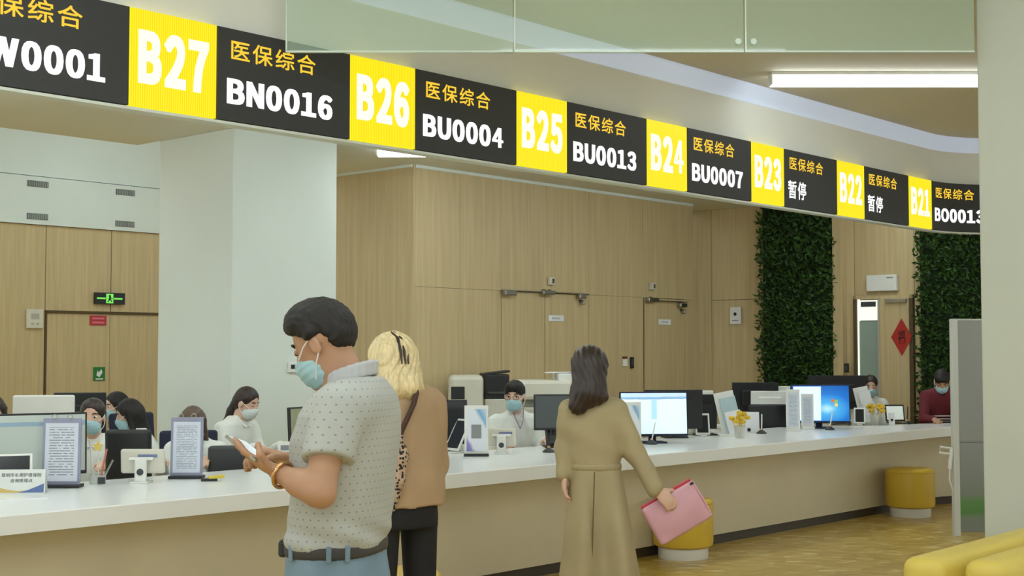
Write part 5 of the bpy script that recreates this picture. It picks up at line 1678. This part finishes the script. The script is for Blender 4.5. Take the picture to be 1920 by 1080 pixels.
bag = thing('handbag', 'pink document bag with red edge held by the trench coat woman', 'bag', P(1268, 961, -.045))
Rb = Ry(math.radians(-30)) @ Rx(0.12)
sd_ = SDF(0.006)
sd_.box(bag.location, (.150, .022, .112), Rb, 0.02, 0.01)
sd_.ell(bag.location, (.13, .034, .09), Rb, 0.03)
sd_.build('pouch', mat('bag_pink', (220, 168, 182), 0.4, var=0.05), bag)
mb = MB(); mb.box(Rb @ Vector((0, 0, .112)), (.285, .03, .012), .004, Rb); mb.build('red_zip', mat('bag_red', (196, 50, 66), 0.5), bag)
mb = MB(); mb.box(Rb @ Vector((.138, -.022, .095)), (.018, .006, .012), .002, Rb); mb.build('zip_pull', M_BLK, bag)
mb = MB(); mb.tube([Rb @ Vector((.147, -.01, -.10)), Rb @ Vector((.150, -.02, 0)), Rb @ Vector((.147, -.01, .10))], .006, 6); mb.build('piping', MATS['bag_pink'], bag)

# ------------------------------------------------------------------ seated staff
def staff(label, px, py, Dh, yaw, pitch, style, hairm, lean=0.12, maskm=M_MASK, shirt=M_SHIRTW, s=0.95, roll=0.0, skin=M_SKIN2, lanyard=False, tyaw=None, h=0.009, masked=True, glasses=False, arm=0.24, wide=1.0):
    c = atY(px, py, Dh)
    ya = math.radians(yaw); ty = math.radians(yaw if tyaw is None else tyaw)
    R = Rz(ya) @ Rx(math.radians(pitch)) @ Ry(math.radians(roll))
    fw = Vector((math.sin(ty), -math.cos(ty), 0)); lt = Vector((math.cos(ty), math.sin(ty), 0))
    hip = Vector((c.x, c.y, 0)) - fw * lean
    root = thing('person', label, 'person', hip, 0)
    nk = c + R @ Vector((0, .045, -.10)) * s
    chest = nk - fw * .02 + Vector((0, 0, -.10))
    b = SDF(h)
    head_skin(b, c, R, s)
    b.cap(c + R @ Vector((0, .03, -.05)) * s, nk + Vector((0, 0, -.05)), .046, .050, 0.03)
    zs, ze = chest.z + .03, .50
    def row(z, a, d):
        k = np.clip((zs - z) / (zs - ze), 0, 1)
        p = Vector((chest.x, chest.y, 0)).lerp(Vector((hip.x, hip.y, 0)), float(k))
        return (z, p.x, p.y, a, d)
    b.loft([row(zs + .02, .10, .06), row(zs - .05, .15, .085), row(zs - .25, .13, .09), row(ze, .16, .11)], 0.03, yaw=ty)
    arms = []
    for q in (-1, 1):
        s0 = Vector((chest.x, chest.y, zs - .035)) + lt * (.155 * q * wide)
        e0 = s0 + Vector((0, 0, -.24)) + lt * (.04 * q) + fw * .08
        w0 = e0 + fw * arm + Vector((0, 0, max(0.80 - e0.z, -0.05))) - lt * (.05 * q)
        arms.append((s0, e0, w0, q))
        b.cap(s0, e0, .040, .034, 0.03); b.cap(e0, w0, .034, .024, 0.02)
        hand(b, w0, fw * 1.0 + Vector((0, 0, -.1)), (0, 0, -1), -lt * q, (0.25, 0.4, 0.3), 0.92)
        kn = Vector((hip.x, hip.y, .50)) + lt * (.10 * q) + fw * .40
        b.cap(Vector((hip.x, hip.y, .52)) + lt * (.09 * q), kn, .07, .05, 0.03)
        b.cap(kn, Vector((kn.x, kn.y, .06)), .046, .034, 0.02)
    bo = b.build('body', skin, root)
    face_parts(root, bo, c, R, s, hairm, skin if pitch > 12 else None)
    if masked:
        mask(root, c, R, s, maskm, 0.006)
    hair(root, c, R, s, style, hairm, 0.007)
    b = SDF(h)
    b.loft([row(zs + .055, .062, .058), row(zs + .03, .10, .07), row(zs - .01, .165 * wide, .09), row(zs - .08, .185 * wide, .108), row(zs - .25, .172, .115), row(ze - .02, .185, .13)], 0.03, yaw=ty, n=2.2)
    for s0, e0, w0, q in arms:
        b.cap(s0, e0, .056, .050, 0.04); b.cap(e0, e0.lerp(w0, .9), .050, .038, 0.03)
    b.fold(wrinkle(0.003, 24, 28, px))
    sh_ = b.build('shirt', shirt, root)
    for q in (-1, 1):
        nb_ = nk + Vector((0, 0, -.035))
        mb = MB(); mb.tube([nb_ + lt * (.055 * q) - fw * .02 - hip, nb_ + lt * (.045 * q) + fw * .045 + Vector((0, 0, -.02)) - hip, nb_ + lt * (.012 * q) + fw * .085 + Vector((0, 0, -.065)) - hip], [.012, .014, .009], 6); mb.build('collar', shirt, root, True)
    if lanyard:
        mb = MB(); mb.tube([nk + lt * .05 + fw * .03 - hip, nk + fw * .11 + lt * .025 + Vector((0, 0, -.10)) - hip, nk + fw * .125 + Vector((0, 0, -.16)) - hip], .004, 6)
        mb.tube([nk - lt * .05 + fw * .03 - hip, nk + fw * .11 - lt * .025 + Vector((0, 0, -.10)) - hip, nk + fw * .125 + Vector((0, 0, -.16)) - hip], .004, 6); mb.build('lanyard', mat('lanyard', (150, 130, 150), 0.6), root)
    if glasses:
        L = HL(c, R, s)
        for q in (-1, 1):
            mb = MB(); mb.tube([L(q * .034 + .024 * math.cos(a), -.103, .006 + .017 * math.sin(a)) - hip for a in np.linspace(0, 2 * PI, 15)], .0022, 6); mb.build('glasses_rim', M_DGREY, root)
    b = SDF(0.012)
    b.loft([(.60, hip.x, hip.y, .16, .115), (.46, hip.x, hip.y, .185, .14)], 0.02, yaw=ty)
    for q in (-1, 1):
        kn = Vector((hip.x, hip.y, .50)) + lt * (.10 * q) + fw * .40
        b.cap(Vector((hip.x, hip.y, .53)) + lt * (.09 * q), kn, .085, .066, 0.03); b.cap(kn, Vector((kn.x, kn.y, .10)), .06, .05, 0.02)
    b.build('trousers', M_TROUB, root)
    for q in (-1, 1):
        kn = Vector((hip.x, hip.y, 0)) + lt * (.10 * q) + fw * .44
        b = SDF(0.014); b.ell(kn + Vector((0, 0, .04)), (.042, .11, .04), Rz(ty), 0.01); b.plane(kn, (0, 0, -1)); b.build('shoe', M_BLK, root)
    return root
staff('seated woman in white with blue mask looking out beside the clip board at left', 173, 782, 8.55, 4, 4, 'bun', M_HAIRD, s=0.96, lean=0.14)
staff('woman with dark hair and mask, partly hidden behind the woman leaning left', 216, 762, 10.9, -52, 8, 'long', M_HAIRB, maskm=M_MASK)
staff('woman in white with long dark hair leaning to the left', 240, 778, 10.0, -80, 16, 'long', M_HAIRB, lean=0.22)
staff('woman in white with brown hair, head bowed behind the clip board', 361, 797, 8.75, 0, 30, 'long', mat('hair_brown', (92, 74, 58), 0.45, var=0.3, scale=30, stretch=(3, 3, .5), bump=0.3), lean=0.2)
staff('woman in white with long ponytail and pale mask looking down to the right', 464, 756, 9.9, 70, 20, 'pony', M_HAIRD, maskm=M_MASKW, lean=0.18, tyaw=60)
staff('staff member with short black hair, glasses and mask in white shirt at the middle counter', 965, 743, 10.55, -14, 8, 'short', M_HAIRB, lean=0.14, lanyard=True, tyaw=14, glasses=True, s=1.0, wide=1.08)
staff('woman in white behind the leaflet rack at the right end', 1632, 724, 14.45, -10, 14, 'bun', M_HAIRD, lean=0.12, tyaw=10)
staff('person in dark red shirt bending over the counter beside the partition', 1766, 715, 13.55, -14, 42, 'short', M_HAIRB, lean=0.42, tyaw=-4, shirt=mat('shirt_dark_red', (110, 34, 44), 0.8), skin=M_SKIN)
staff('masked woman with dark hair cut off by the left picture edge', -14, 776, 8.7, 20, 6, 'long', M_HAIRD, lean=0.14)
